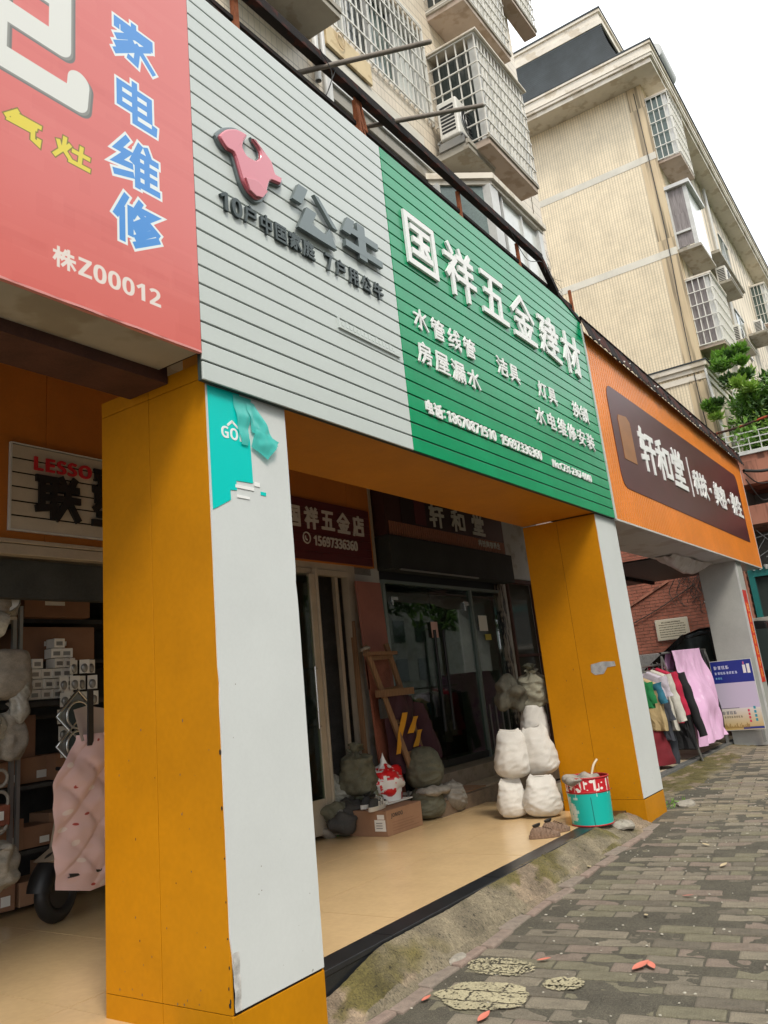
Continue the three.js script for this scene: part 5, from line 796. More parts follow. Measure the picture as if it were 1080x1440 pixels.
{ // more clutter in the doorway
  const c = thing('crate', 'small grey plastic crate at the foot of the ladder', 'crate', [5.42, 0, -2.5]); part(c, 'base', bx(0, 0.24, 0, 0.02, -0.2, 0), M.steel); for (let i = 0; i < 5; i++) { part(c, 'slat', bx(0, 0.24, 0.05 + i * 0.055, 0.085 + i * 0.055, -0.004, 0.004), M.sackgrey); part(c, 'slat', bx(-0.004, 0.004, 0.05 + i * 0.055, 0.085 + i * 0.055, -0.2, 0), M.sackgrey); } part(c, 'post', bx(-0.008, 0.02, 0, 0.32, -0.012, 0.008), M.steel); part(c, 'post', bx(0.22, 0.248, 0, 0.32, -0.012, 0.008), M.steel);
  const bag = (label, p, sc, m, k) => { const b = thing('plastic_bag', label, 'bag', p); part(b, 'film', jitter(jitter(new THREE.SphereGeometry(0.16, 40, 30).scale(...sc), 0.1, 7, k), 0.03, 24, k + 3), m); part(b, 'twisted_end', jitter(new THREE.ConeGeometry(0.05, 0.16, 10, 6), 0.03, 18, k).rotateZ(0.7).translate(0.12 * sc[0], 0.13 * sc[1], 0), m); };
  const pl = (c) => mat(c, { roughness: 0.35, t: T.blotch, s: 0.2 });
  bag('crumpled olive plastic bag on the rags beside the red and white bag', [4.98, 0.36, -2.74], [1.2, 0.8, 1], pl([0.2, 0.21, 0.13]), 2.2); bag('crumpled grey plastic bag lying between door and carton', [4.46, 0.2, -2.78], [0.9, 0.7, 0.9], pl([0.36, 0.35, 0.32]), 5.7); bag('black rubbish bag pushed against the red brown board', [5.3, 0.16, -2.86], [1.1, 1, 1], pl([0.03, 0.03, 0.03]), 8.1); bag('translucent bag with scraps on top of the rag heap', [4.68, 0.42, -2.96], [1, 0.8, 1], pl([0.42, 0.42, 0.36]), 11.4);
  const cl = thing('cloth', 'dark cloth hanging behind the ladder below the jacket', 'cloth', [0, 0, 0]); part(cl, 'fabric', sheet((s, t) => [5.62 + 0.5 * s + 0.05 * t, 0.75 - 0.7 * t, -2.72 + 0.06 * Math.sin(s * 15) * t + 0.05 * perlin.noise(s * 5, t * 3, 2)], 30, 24), mat([0.035, 0.03, 0.032], { side: THREE.DoubleSide, roughness: 0.85 }));
  const pk = thing('plank', 'thin pale plank leaning inside the door frame', 'plank', [0, 0, 0]); part(pk, 'wood', bar([5.1, 0, -2.82], [5.22, 2.3, -2.93], 0.07, 0.02), M.wood);
  const fp = thing('floor_paper', 'flattened cardboard lying on the step by the sacks', 'cardboard', [6.3, 0.187, -2.4]); part(fp, 'sheet', jitter(new THREE.BoxGeometry(0.9, 0.012, 0.4, 14, 1, 8), 0.012, 5, 2), M.cardboard);
}
{ // cardboard box
  const a = Math.atan2(5.184 - 4.516, -(-2.257 + 2.206)), b = thing('cardboard_box', 'brown cardboard box with a white label in front of the hardware store', 'box', [4.516, 0, -2.206], -0.02);
  const w = 0.67, h = 0.245, d = 0.5;
  part(b, 'carton', bx(0, w, 0, h, -d, 0, 0.004), M.cardboard); part(b, 'flap', [bx(0.002, w - 0.002, h, h + 0.004, -d * 0.49, -0.002), bx(0.002, w - 0.002, h, h + 0.004, -d, -d * 0.51)], M.cardboarddark);
  part(b, 'tape', bx(0.0, w, h + 0.004, h + 0.0045, -d * 0.55, -d * 0.45), mat([0.42, 0.28, 0.17], { roughness: 0.3 }));
  part(b, 'letter', latin('JOMOO', 0.08, 0.3, 0.16, 0.21, 0.0008, 0.0008), M.black); for (let i = 0; i < 4; i++) part(b, 'printed_line', bx(0.1, 0.6 - 0.1 * (i % 2), 0.035 + i * 0.027, 0.044 + i * 0.027, 0, 0.001), M.cardboarddark);
  part(b, 'label', [bx(-0.001, 0.001, 0.05, 0.16, -0.16, -0.02), bx(-0.001, 0.001, 0.165, 0.21, -0.12, -0.03)], M.paper); for (let i = 0; i < 3; i++) part(b, 'printed_line', bx(-0.0018, 0, 0.075 + i * 0.025, 0.083 + i * 0.025, -0.14, -0.06), M.steel);
}
function sneaker(label, pos, turn, upper, sole, group) {
  const s = thing('sneaker', label, 'shoe', pos, turn, group), out = (k) => { const pts = []; for (let i = 0; i < 28; i++) { const a = i / 28 * Math.PI * 2, x = Math.cos(a), z = Math.sin(a); pts.push([x * 0.145 * k, z * (0.046 + 0.008 * x) * k]); } return pts; };
  part(s, 'sole', poly(out(1), 0.028, 0.004).rotateX(-Math.PI / 2).translate(0, 0.004, 0), sole);
  const g = new THREE.SphereGeometry(1, 28, 18), p = g.attributes.position; for (let i = 0; i < p.count; i++) { const x = p.getX(i), y = p.getY(i), z = p.getZ(i), hgt = x > 0 ? 0.05 * (1 - x * 0.35) : 0.06 + 0.035 * sm(0, -0.7, x); p.setXYZ(i, x * 0.14, 0.03 + Math.max(0, y) * hgt, z * 0.044 * (1 - 0.25 * Math.max(0, y) * (x < 0.2 ? 1 : 0.4))); } g.computeVertexNormals();
  part(s, 'upper', g, upper); part(s, 'opening', new THREE.CylinderGeometry(0.03, 0.024, 0.02, 14).scale(1.4, 1, 0.9).rotateZ(0.25).translate(-0.065, 0.112, 0), M.black);
  for (let i = 0; i < 4; i++) part(s, 'lace', tube([[0.0 + i * 0.022, 0.094 - i * 0.009, -0.024], [0.004 + i * 0.022, 0.1 - i * 0.009, 0], [0.0 + i * 0.022, 0.094 - i * 0.009, 0.024]], 0.0045, 5), sole);
  for (let i = 0; i < 3; i++) part(s, 'stripe', tube([[-0.05 + i * 0.045, 0.035, 0.046], [-0.03 + i * 0.045, 0.07, 0.041]], 0.006, 5), sole);
  return s;
}
const shoeU = mat([0.05, 0.05, 0.05], { t: T.blotch, s: 0.08, roughness: 0.8 }), shoeS = mat([0.55, 0.5, 0.42], { roughness: 0.7 });
sneaker('black and grey sneaker on the cardboard box, the one nearer the door', [4.6, 0.25, -2.38], 0.2, shoeU, shoeS).scale.setScalar(1.25); sneaker('black and white sneaker on the cardboard box, the one by the red bag', [4.76, 0.25, -2.52], -0.3, shoeU, M.paper).scale.setScalar(1.25);
const mud = mat([0.34, 0.22, 0.15], { t: T.blotch, s: 0.06, b: T.grit, bsz: 0.05, bs: 0.004, roughness: 0.95 });
sneaker('mud-caked shoe on the floor edge, nearer one of the pair', [4.6, 0.002, -0.5], -0.9, mud, mud, undefined); sneaker('mud-caked shoe on the floor edge, farther one of the pair', [4.86, 0.002, -0.5], -0.75, mud, mud, undefined);
{ // red and white bag in a bucket
  const b = thing('bucket', 'white bucket with red print behind the cardboard box', 'bucket', [5.15, 0.0, -2.62]); b.scale.setScalar(1.25);
  part(b, 'body', new THREE.CylinderGeometry(0.15, 0.125, 0.34, 28).translate(0, 0.17, 0), M.whiteplain); part(b, 'rim', new THREE.TorusGeometry(0.152, 0.011, 8, 28).rotateX(Math.PI / 2).translate(0, 0.335, 0), M.whiteplain);
  part(b, 'print', new THREE.CylinderGeometry(0.1485, 0.1335, 0.17, 20, 1, true, 0.2, 1.8).translate(0, 0.19, 0), M.red);
  const bag = thing('plastic_bag', 'crumpled red and white plastic bag stuffed in the white bucket', 'bag', [5.13, 0.46, -2.61]); bag.scale.setScalar(1.3);
  part(bag, 'film', jitter(new THREE.SphereGeometry(0.16, 30, 22).scale(1.15, 0.8, 1), 0.07, 10, 3), new THREE.MeshStandardMaterial({ roughness: 0.4, map: rep(tex(64, 64, (u, v) => F1(u, v * 1.6) > 0.5 ? [0.85, 0.1, 0.12] : [0.92, 0.9, 0.88]), 0.5) }));
  part(bag, 'knot', jitter(new THREE.ConeGeometry(0.05, 0.14, 10, 5), 0.02, 20, 1).translate(0, 0.17, 0), M.whiteplain);
  const tray = tag(part(scene, 'flat_sheet', bx(4.85, 5.35, 0.256, 0.268, -2.66, -2.4, 0.003), M.paper), 'thin pale sheet lying across the cardboard box', 'sheet'); tray.rotation.set(0, 0, 0);
}
{ // plank and ladder
  const p = thing('board', 'tall red brown board leaning by the door of the hardware store', 'board', [0, 0, 0]);
  part(p, 'panel', new THREE.BoxGeometry(0.52, 1.3, 0.03).rotateX(-0.045).translate(5.48, 2.13, -2.8), mat([0.34, 0.13, 0.095], { t: T.soft, s: 0.7, roughness: 0.7 })); part(p, 'panel', new THREE.BoxGeometry(0.46, 1.8, 0.025).rotateX(-0.045).translate(5.45, 0.92, -2.74), M.redboard);
  for (let i = 0; i < 4; i++) part(p, 'faded_line', bx(5.4, 5.62, 1.72 + i * 0.06, 1.735 + i * 0.06, -2.795, -2.788), M.redboard);
  const l = thing('ladder', 'worn wooden ladder leaning against the red brown board', 'ladder', [0, 0, 0]), A = [[5.02, 1.98, -2.64], [5.62, 0.03, -2.38]], B = [[5.5, 2.0, -2.66], [6.1, 0.03, -2.5]];
  for (const [a, b] of [A, B]) part(l, 'rail', jitter(bar(a, b, 0.042, 0.06), 0.004, 7), M.wood);
  const at = (s, t) => s[0].map((k, i) => k + (s[1][i] - k) * t);
  for (const t of [0.08, 0.27, 0.46, 0.65, 0.84]) part(l, 'rung', bar(at(A, t), at(B, t), 0.035, 0.05), M.wood);
  part(l, 'shelf_board', bx(5.0, 5.56, 1.86, 1.9, -2.66, -2.54), M.wood); part(l, 'shelf_board', bx(5.12, 5.75, 1.38, 1.46, -2.62, -2.48), M.wood); part(l, 'tin_plate', bx(5.14, 5.62, 1.14, 1.36, -2.6, -2.56), M.shadedgoods);
  part(l, 'binding', new THREE.TorusGeometry(0.045, 0.02, 6, 12).rotateX(1.3).translate(5.03, 1.94, -2.64), M.sackgrey);
}
{ // dark jacket with yellow bands hung on the ladder
  const j = thing('jacket', 'dark maroon work jacket with yellow bands hanging on the ladder', 'jacket', [0, 0, 0]);
  const surf = (a, b, c, d, k, bulge) => sheet((s, t) => { const x = (a[0] * (1 - s) + b[0] * s) * (1 - t) + (d[0] * (1 - s) + c[0] * s) * t, y = (a[1] * (1 - s) + b[1] * s) * (1 - t) + (d[1] * (1 - s) + c[1] * s) * t; return [x + 0.1, y, -2.62 + bulge * Math.sin(Math.PI * s) + 0.05 * perlin.noise(x * 5, y * 3, k) + 0.025 * perlin.noise(x * 14, y * 6, k)]; }, 30, 30);
  const m = mat([0.05, 0.012, 0.02], { side: THREE.DoubleSide, t: T.soft, s: 0.4, roughness: 0.75 }), y = mat([0.6, 0.27, 0.01], { side: THREE.DoubleSide, roughness: 0.6 });
  part(j, 'body', surf([5.08, 1.42], [5.76, 1.36], [6.02, 0.5], [5.22, 0.5], 2, 0.12), m); part(j, 'sleeve', surf([5.72, 1.3], [5.95, 1.2], [6.3, 0.68], [6.0, 0.5], 6, 0.14), m); part(j, 'lining', surf([5.62, 0.8], [5.72, 0.78], [6.0, 0.38], [5.82, 0.4], 9, 0.16), mat([0.16, 0.02, 0.07], { side: THREE.DoubleSide, roughness: 0.6 }), 'purple lining showing at the hem');
  const band = (x0, y0, x1, y1, w) => part(j, 'yellow_band', sheet((s, t) => { const x = x0 + (x1 - x0) * t + w * (s - 0.5), yy = y0 + (y1 - y0) * t; return [x + 0.1, yy, -2.47 + 0.03 * perlin.noise(x * 5, yy * 3, 2)]; }, 4, 16), y);
  band(5.36, 1.18, 5.14, 0.74, 0.11); band(5.62, 1.12, 5.46, 0.94, 0.12); band(5.68, 0.96, 5.55, 0.78, 0.13);
}
{ // paint bucket
  const b = thing('paint_bucket', 'turquoise and red paint bucket with drips beside the yellow column', 'bucket', [5.32, 0.0, -0.3]);
  const t = canvasTex(512, 256, (c, w, h) => { c.fillStyle = '#12b3a6'; c.fillRect(0, 0, w, h); c.fillStyle = '#c3202c'; c.fillRect(0, 0, w, 82); c.fillStyle = '#e9e6de'; for (let i = 0; i < 34; i++) { const x = rr(0, w); c.fillRect(x, rr(0, 30), rr(2, 7), rr(20, 120)); } for (let i = 0; i < 40; i++) { c.beginPath(); c.arc(rr(0, w), rr(10, 70), rr(2, 9), 0, 7); c.fill(); } c.fillStyle = 'rgba(225,225,215,0.75)'; for (let i = 0; i < 60; i++) { const x = (w * 0.62 + rr(-50, 30) + w) % w; c.fillRect(x, rr(90, 210), rr(4, 22), rr(5, 40)); } c.strokeStyle = '#0a6c68'; c.lineWidth = 3; for (const x of [60, 170, 300, 420]) { c.beginPath(); c.moveTo(x, 100); c.lineTo(x + 3, h); c.stroke(); } });
  t.wrapS = THREE.RepeatWrapping; mesh(b, 'body', new THREE.CylinderGeometry(0.215, 0.2, 0.44, 40, 1, true).translate(0, 0.22, 0), printed(t, { side: THREE.DoubleSide, roughness: 0.35 }));
  part(b, 'base', new THREE.CylinderGeometry(0.2, 0.2, 0.01, 40).translate(0, 0.006, 0), M.steel); part(b, 'rim', [new THREE.TorusGeometry(0.216, 0.008, 8, 40).rotateX(Math.PI / 2).translate(0, 0.44, 0), new THREE.TorusGeometry(0.2, 0.007, 8, 40).rotateX(Math.PI / 2).translate(0, 0.008, 0), new THREE.TorusGeometry(0.2125, 0.005, 8, 40).rotateX(Math.PI / 2).translate(0, 0.31, 0)], M.red);
  part(b, 'contents', jitter(new THREE.SphereGeometry(0.19, 30, 14).scale(1, 0.3, 1), 0.05, 12, 5).translate(0, 0.36, 0), M.shadedgoods);
  const s = thing('stick', 'pale stick poking out of the paint bucket', 'stick', [5.32, 0.36, -0.3]); part(s, 'shaft', tube([[0.05, -0.05, 0], [0.17, 0.16, 0.03], [0.24, 0.21, 0.05]], 0.012, 7), mat([0.6, 0.5, 0.36], { roughness: 0.7 }));
  const r = thing('rag', 'crumpled white rag spilling over the rim of the paint bucket', 'rag', [5.26, 0.43, -0.34]); part(r, 'cloth', jitter(new THREE.SphereGeometry(0.17, 30, 18).scale(1.15, 0.2, 0.9), 0.06, 11, 7), M.sackgrey);
}
// litter on the ground: fallen leaves, chips, paper
{
  const fl = (label, x, z, c, s, turn, group) => { const t = thing('fallen_leaf', label, 'leaf', [x, pavY(x) + 0.012, z], turn, group); part(t, 'blade', sheet((u, v) => { const w = Math.sin(Math.PI * Math.min(1, v * 1.02)) ** 0.8 * 0.19; return [(u - 0.5) * 2 * w * s, (0.02 + 0.16 * Math.abs(u - 0.5) * 2 * w + 0.1 * v * v) * s, (v - 0.5) * s]; }, 4, 8), mat(c, { side: THREE.DoubleSide, roughness: 0.6 })); return t; };
  const P = [0.62, 0.19, 0.13];
  fl('large pink fallen leaf lying alone on the dark pavers', 2.07, 1.15, P, 0.15, 1.2); fl('second pink leaf overlapping the large one on the pavers', 2.1, 1.2, P, 0.11, 2.2);
  fl('small pink leaf beside the yellow lichen patch', 2.02, 0.58, P, 0.09, 0.5); fl('pink leaf at the lower edge of the yellow patch', 1.28, 0.2, P, 0.08, 1.4); fl('pink leaf close to the bottom edge of the picture', 1.16, 0.62, P, 0.12, 1.5);
  const rest = [[3.5, 1.05, 0], [4.4, 1.1, 1], [5.1, 0.8, 1], [6.3, 1.15, 0], [3.0, 0.9, 1], [8.6, 0.4, 0], [9.1, 0.9, 0], [7.6, 0.9, 1], [9.8, 0.6, 0], [4.2, 0.05, 1]];
  rest.forEach(([x, z, k], i) => fl('small faded fallen leaf on the brick pavement', x, z, k ? [0.5, 0.4, 0.24] : [0.36, 0.13, 0.1], rr(0.07, 0.11), i * 1.3, 'small leaves scattered on the pavement'));
  const chips = []; for (let i = 0; i < 420; i++) { const u = rr(0.2, 9), v = rr(0.05, 2.4), [x, z] = gxz(u, v); if (x > 5.9 && x < 6.9 && z < 0.05) continue; chips.push(new THREE.IcosahedronGeometry(rr(0.003, 0.011), 0).scale(1, 0.5, rr(0.7, 1.5)).rotateY(rr(0, 6)).translate(x, pavY(x) + 0.004, z)); }
  const ch = part(scene, 'grit', chips, mat([0.4, 0.37, 0.3], { roughness: 0.9 })); ch.userData.kind = 'stuff'; ch.userData.label = 'pale grit and chips scattered over the pavement';
  const stones = [[[5.55, -0.06, -0.1], 0.13, 'flat pale stone chip at the corner of the second column'], [[4.6, -0.05, -0.2], 0.06, 'small grey stone on the mossy slope below the shoes'], [[1.9, -0.2, 0.05], 0.08, 'broken pale stone at the foot of the mossy slope'], [[1.55, -0.12, -0.08], 0.03, 'white pebble on the mossy slope near the first column'], [[7.1, -0.1, 0.12], 0.12, 'flat pale stone beside the weeds by the second column']];
  for (const [p, r, l] of stones) { const s = tag(mesh(scene, 'stone', boxUV(jitter(new THREE.DodecahedronGeometry(r, 1).scale(1.3, 0.35, 0.9), r * 0.25, 5 / r * 0.3, r * 50)), mat([0.44, 0.4, 0.33], { t: T.blotch, s: 0.2, roughness: 0.9 })), l, 'stone'); s.position.set(...p); }
  for (const [x, z, a, l] of [[6.95, -0.28, 0.5, 'white plastic scrap beside the second column'], [7.15, -0.3, -0.5, 'second white scrap lying in the weeds']]) { const s = tag(part(scene, 'scrap', jitter(new THREE.BoxGeometry(0.22, 0.012, 0.05, 10, 1, 3), 0.012, 14, a).rotateY(a), M.paper), l, 'scrap'); s.position.set(x, -0.07, z); }
  // yellowish lichen or paint worn onto the pavers
  const patch = (name, label, cx, cz, ru, rv, thr, sd) => {
    const pos = [], c = 0.009, I = (x) => Math.floor(x / c);
    for (let i = I(-rv * 1.4); i < I(rv * 1.4); i++) for (let j = I(-ru * 1.4); j < I(ru * 1.4); j++) {
      const a = i * c, b = j * c, d = Math.hypot(a / rv, b / ru) + 0.16 * perlin.noise(a * 9, b * 9, sd); const X0 = cx + a, Z0c = cz + b, U = X0 * GU[0] + Z0c * GU[1], V = X0 * GV[0] + Z0c * GV[1], bi = Math.round((U - 0.2) / 0.142), bv = (V - 0.42) / 0.334 - (((bi % 2) + 2) % 2) * 0.5; if (Math.abs(U - 0.2 - bi * 0.142) > 0.065 || Math.abs(bv - Math.round(bv)) > 0.484) continue;
      if (d > 1 || perlin.noise(a * 60, b * 60, sd) + 0.5 * perlin.noise(a * 25, b * 25, sd) > thr) continue;
      const x = cx + a, z = cz + b, h = (X, Z) => [X, pavY(X) + 0.0075 + 0.002 * perlin.noise(X * 40, 1, Z * 40), Z], A = h(x, z), B = h(x + c, z), C = h(x + c, z + c), D = h(x, z + c); pos.push(...A, ...C, ...B, ...A, ...D, ...C);
    }
    const g = new THREE.BufferGeometry(); g.setAttribute('position', new THREE.Float32BufferAttribute(pos, 3)); g.computeVertexNormals(); const m = tag(part(scene, name, g, mat([0.62, 0.55, 0.35], { t: T.speckle, s: 0.4, roughness: 0.95, side: THREE.DoubleSide })), label, 'stain'); return m;
  };
  patch('lichen_patch', 'large round yellow patch worn onto the dark pavers', 1.43, 0.47, 0.26, 0.2, 0.32, 1); patch('lichen_patch', 'broken pale patch just beyond the large yellow one', 1.86, 0.36, 0.22, 0.14, 0.08, 5); patch('lichen_patch', 'two small whitish patches to the side of the yellow one', 1.72, 0.82, 0.11, 0.1, 0.22, 9);
}
// ---------------------------------------------------------------- clothes drying on a rack in the alley
{
  const r = thing('clothes_rack', 'grey metal clothes rack on the terrace beyond the second column', 'rack', [0, 0, 0]), t = (...p) => tube(p, 0.018, 8);
  part(r, 'rail', t([8.0, 1.42, -1.0], [11.2, 1.43, -1.0]), M.steel); part(r, 'rail', t([10.6, 1.6, -0.86], [13.5, 1.62, -0.86]), M.steel); part(r, 'leg', t([10.95, -0.06, -0.62], [10.55, 1.56, -0.84]), M.steel); part(r, 'leg', t([10.7, -0.06, -1.05], [10.55, 1.56, -0.84]), M.steel);
  part(r, 'leg', t([13.75, -0.06, -0.66], [13.45, 1.62, -0.86]), M.steel); part(r, 'leg', t([13.5, -0.06, -1.1], [13.45, 1.62, -0.86]), M.steel); part(r, 'leg', t([8.0, -0.06, -0.6], [8.1, 1.46, -0.82]), M.steel); part(r, 'brace', t([10.95, 0.0, -0.62], [11.2, -0.03, -0.7]), M.steel);
  const garment = (label, x, y, w, len, m, sl, o = {}) => {   // hung facing along the rail
    const g = thing('garment', label, 'garment', [x, y, -1.0], Math.PI / 2 + (o.turn ?? 0));
    const out = [[-w * 0.12, 0], [-w * 0.46, -0.09], [-w * 0.5, -len * 0.5], [-w * 0.54, -len], [w * 0.54, -len * 0.98], [w * 0.5, -len * 0.5], [w * 0.46, -0.09], [w * 0.12, 0], [0, -0.05]];
    const b = new THREE.ExtrudeGeometry(new THREE.Shape(out.map((p) => new THREE.Vector2(...p))), { depth: 0.07, bevelEnabled: true, bevelSize: 0.025, bevelThickness: 0.05, bevelSegments: 3, steps: 3, curveSegments: 6 }).translate(0, 0, -0.035);
    const fold = (q, amp, k) => { const p = q.attributes.position; for (let i = 0; i < p.count; i++) { const X = p.getX(i), Y = p.getY(i), d = Math.min(1, -Y * 2.2); p.setZ(i, p.getZ(i) + d * amp * (Math.sin(X * 26 + 5 * perlin.noise(X * 3, Y * 1.6, k)) + 1.4 * perlin.noise(X * 6, Y * 3.5, k))); p.setX(i, X + 0.02 * perlin.noise(X * 4, Y * 5, k + 4)); } q.computeVertexNormals(); return q; };
    part(g, 'body', fold(subdiv(b), 0.028, x * 3), m);
    for (const s of [-1, 1]) { const L = o.short ? 0.3 : len * 0.82, q = new THREE.CylinderGeometry(0.085, 0.06, L, 16, 12, true).translate(0, -L / 2, 0); part(g, 'sleeve', jitter(jitter(q, 0.03, 7, x + s), 0.014, 22, x).rotateZ(s * (0.2 + (o.flare ?? 0))).translate(s * w * 0.47, -0.07, 0), sl ?? m); }
    part(g, 'hanger', [tube([[-w * 0.4, -0.06, 0], [0, 0.02, 0], [w * 0.4, -0.06, 0]], 0.008, 5), tube([[0, 0.02, 0], [0, 0.1, 0], [0.03, 0.13, 0]], 0.005, 5)], M.steel);
    if (o.panel) part(g, 'stripe_panel', jitter(subdiv(new THREE.BoxGeometry(w * 0.5, len * 0.4, 0.2)), 0.02, 5, 1).translate(w * 0.26, -len * 0.38, 0), o.panel);
    return g;
  };
  function subdiv(g) { g = g.index ? g.toNonIndexed() : g; for (let k = 0; k < 3; k++) { const p = g.attributes.position.array, o = []; for (let i = 0; i < p.length; i += 9) { const v = [0, 3, 6].map((j) => [p[i + j], p[i + j + 1], p[i + j + 2]]), m = (a, b) => a.map((q, c) => (q + b[c]) / 2), a = m(v[0], v[1]), b = m(v[1], v[2]), c = m(v[2], v[0]); for (const tri of [[v[0], a, c], [a, v[1], b], [c, b, v[2]], [a, b, c]]) o.push(...tri.flat()); } g = new THREE.BufferGeometry(); g.setAttribute('position', new THREE.Float32BufferAttribute(o, 3)); } g.computeVertexNormals(); return g; }
  const cl = (c) => mat(c, { t: T.soft, s: 0.3, side: THREE.DoubleSide, b: T.weave, bsz: 0.02, bs: 0.0006, roughness: 0.85 });
  const cream = cl([0.66, 0.63, 0.55]), lilac = cl([0.62, 0.56, 0.64]), redc = cl([0.55, 0.015, 0.06]), blk = cl([0.014, 0.014, 0.016]), grey = cl([0.05, 0.055, 0.07]), sand = cl([0.58, 0.43, 0.22]), blue = cl([0.03, 0.18, 0.27]), green = cl([0.01, 0.22, 0.06]), dred = cl([0.2, 0.01, 0.02]);
  garment('sandy yellow and blue jacket nearest the column on the clothes rack', 9.75, 1.24, 0.5, 0.72, sand, blue, { short: true }); garment('small green top hanging at the near end of the rack', 9.45, 1.26, 0.4, 0.4, green, green, { short: true });
  garment('dark grey jacket hanging over a dark red skirt on the rack', 9.95, 0.98, 0.52, 0.62, grey, grey, { short: true }); garment('white and lilac shirt on the clothes rack', 10.05, 1.32, 0.52, 0.66, lilac, lilac, { short: true });
  garment('cream white jacket on the clothes rack', 10.25, 1.34, 0.54, 0.86, cream, cream); garment('bright red jacket between the cream and the black one', 10.55, 1.36, 0.54, 0.8, redc, redc); garment('long black coat hanging beside the pink sheet', 10.86, 1.34, 0.64, 1.2, blk, blk);
  const sk = thing('skirt', 'dark red skirt hanging low at the near end of the rack', 'skirt', [9.85, 0.5, -1.0], 1.5); part(sk, 'cloth', jitter(new THREE.CylinderGeometry(0.2, 0.27, 0.5, 30, 12, true), 0.04, 7, 2).translate(0, -0.22, 0), dred);
  const tr = thing('trousers', 'dark trousers hanging below the cream jacket', 'trousers', [10.4, 0.55, -0.98], 1.5); for (const s of [-1, 1]) part(tr, 'leg', jitter(new THREE.CylinderGeometry(0.1, 0.075, 0.6, 16, 10), 0.02, 7, s).translate(s * 0.1, -0.28, 0), s < 0 ? grey : cl([0.2, 0.09, 0.09]));
  // pink sheet folded over the rail
  const sh = thing('bed_sheet', 'pale pink floral sheet draped over the clothes rack', 'sheet', [0, 0, 0]);
  const prof = (s, t, off) => { const x0 = 11.05 + 1.85 * s, L = 3.1, d = (t - 0.5) * L, drop = Math.max(0, Math.abs(d) - 0.04), side = d < 0 ? 1 : -1, w = 0.06 * Math.sin(s * 19 + 4 * perlin.noise(s * 4, t * 2, 2)) * Math.min(1, drop) + 0.07 * perlin.noise(s * 6, t * 5, 1) + 0.03 * perlin.noise(s * 17, t * 9, 7); return [x0 + 0.03 * perlin.noise(s * 3, t * 5, 5) + 0.13 * drop * (s - 0.5), 1.63 + 0.02 * s - drop, -0.86 + side * (0.04 + 0.09 * Math.min(1, drop * 1.2) + 0.06 * drop) + w + off]; };
  const st = canvasTex(512, 512, (c, w, h) => { c.fillStyle = '#dfb3d6'; c.fillRect(0, 0, w, h); for (let i = 0; i < 520; i++) { const x = rr(0, w), y = h * (0.14 + 0.2 * rnd()) , k = 1 - Math.abs(y / h - 0.24) * 9; if (rnd() > k) continue; c.fillStyle = ['rgba(200,130,200,.55)', 'rgba(170,110,190,.45)', 'rgba(250,225,245,.6)'][i % 3]; for (let p = 0; p < 5; p++) { c.beginPath(); c.ellipse(x + 7 * Math.cos(p * 1.256), y + 7 * Math.sin(p * 1.256), 6, 4, p * 1.256, 0, 7); c.fill(); } } for (let i = 0; i < 160; i++) { c.fillStyle = 'rgba(235,205,230,.5)'; c.beginPath(); c.arc(rr(0, w), rr(0, h), rr(3, 7), 0, 7); c.fill(); } });
  st.wrapS = st.wrapT = THREE.RepeatWrapping;
  const sg = sheet((s, t) => prof(s, t, 0), 90, 120); { const uv = sg.attributes.uv; for (let j = 0, k = 0; j <= 120; j++) for (let i = 0; i <= 90; i++, k++) uv.setXY(k, i / 90, j / 120); } mesh(sh, 'cloth', sg, printed(st, { side: THREE.DoubleSide, roughness: 0.8 }));
  const bl = thing('blanket', 'black and pink blanket hanging behind the floral sheet', 'blanket', [0, 0, 0]); part(bl, 'cloth', sheet((s, t) => { const d = (t - 0.5) * 3; const drop = Math.max(0, Math.abs(d) - 0.03); return [12.98 + 0.22 * s, 1.64 - drop, -0.87 + (d < 0 ? 1 : -1) * (0.05 + 0.1 * Math.min(1, drop)) + 0.03 * perlin.noise(s * 4, t * 5, 3)]; }, 14, 60), blk);
}
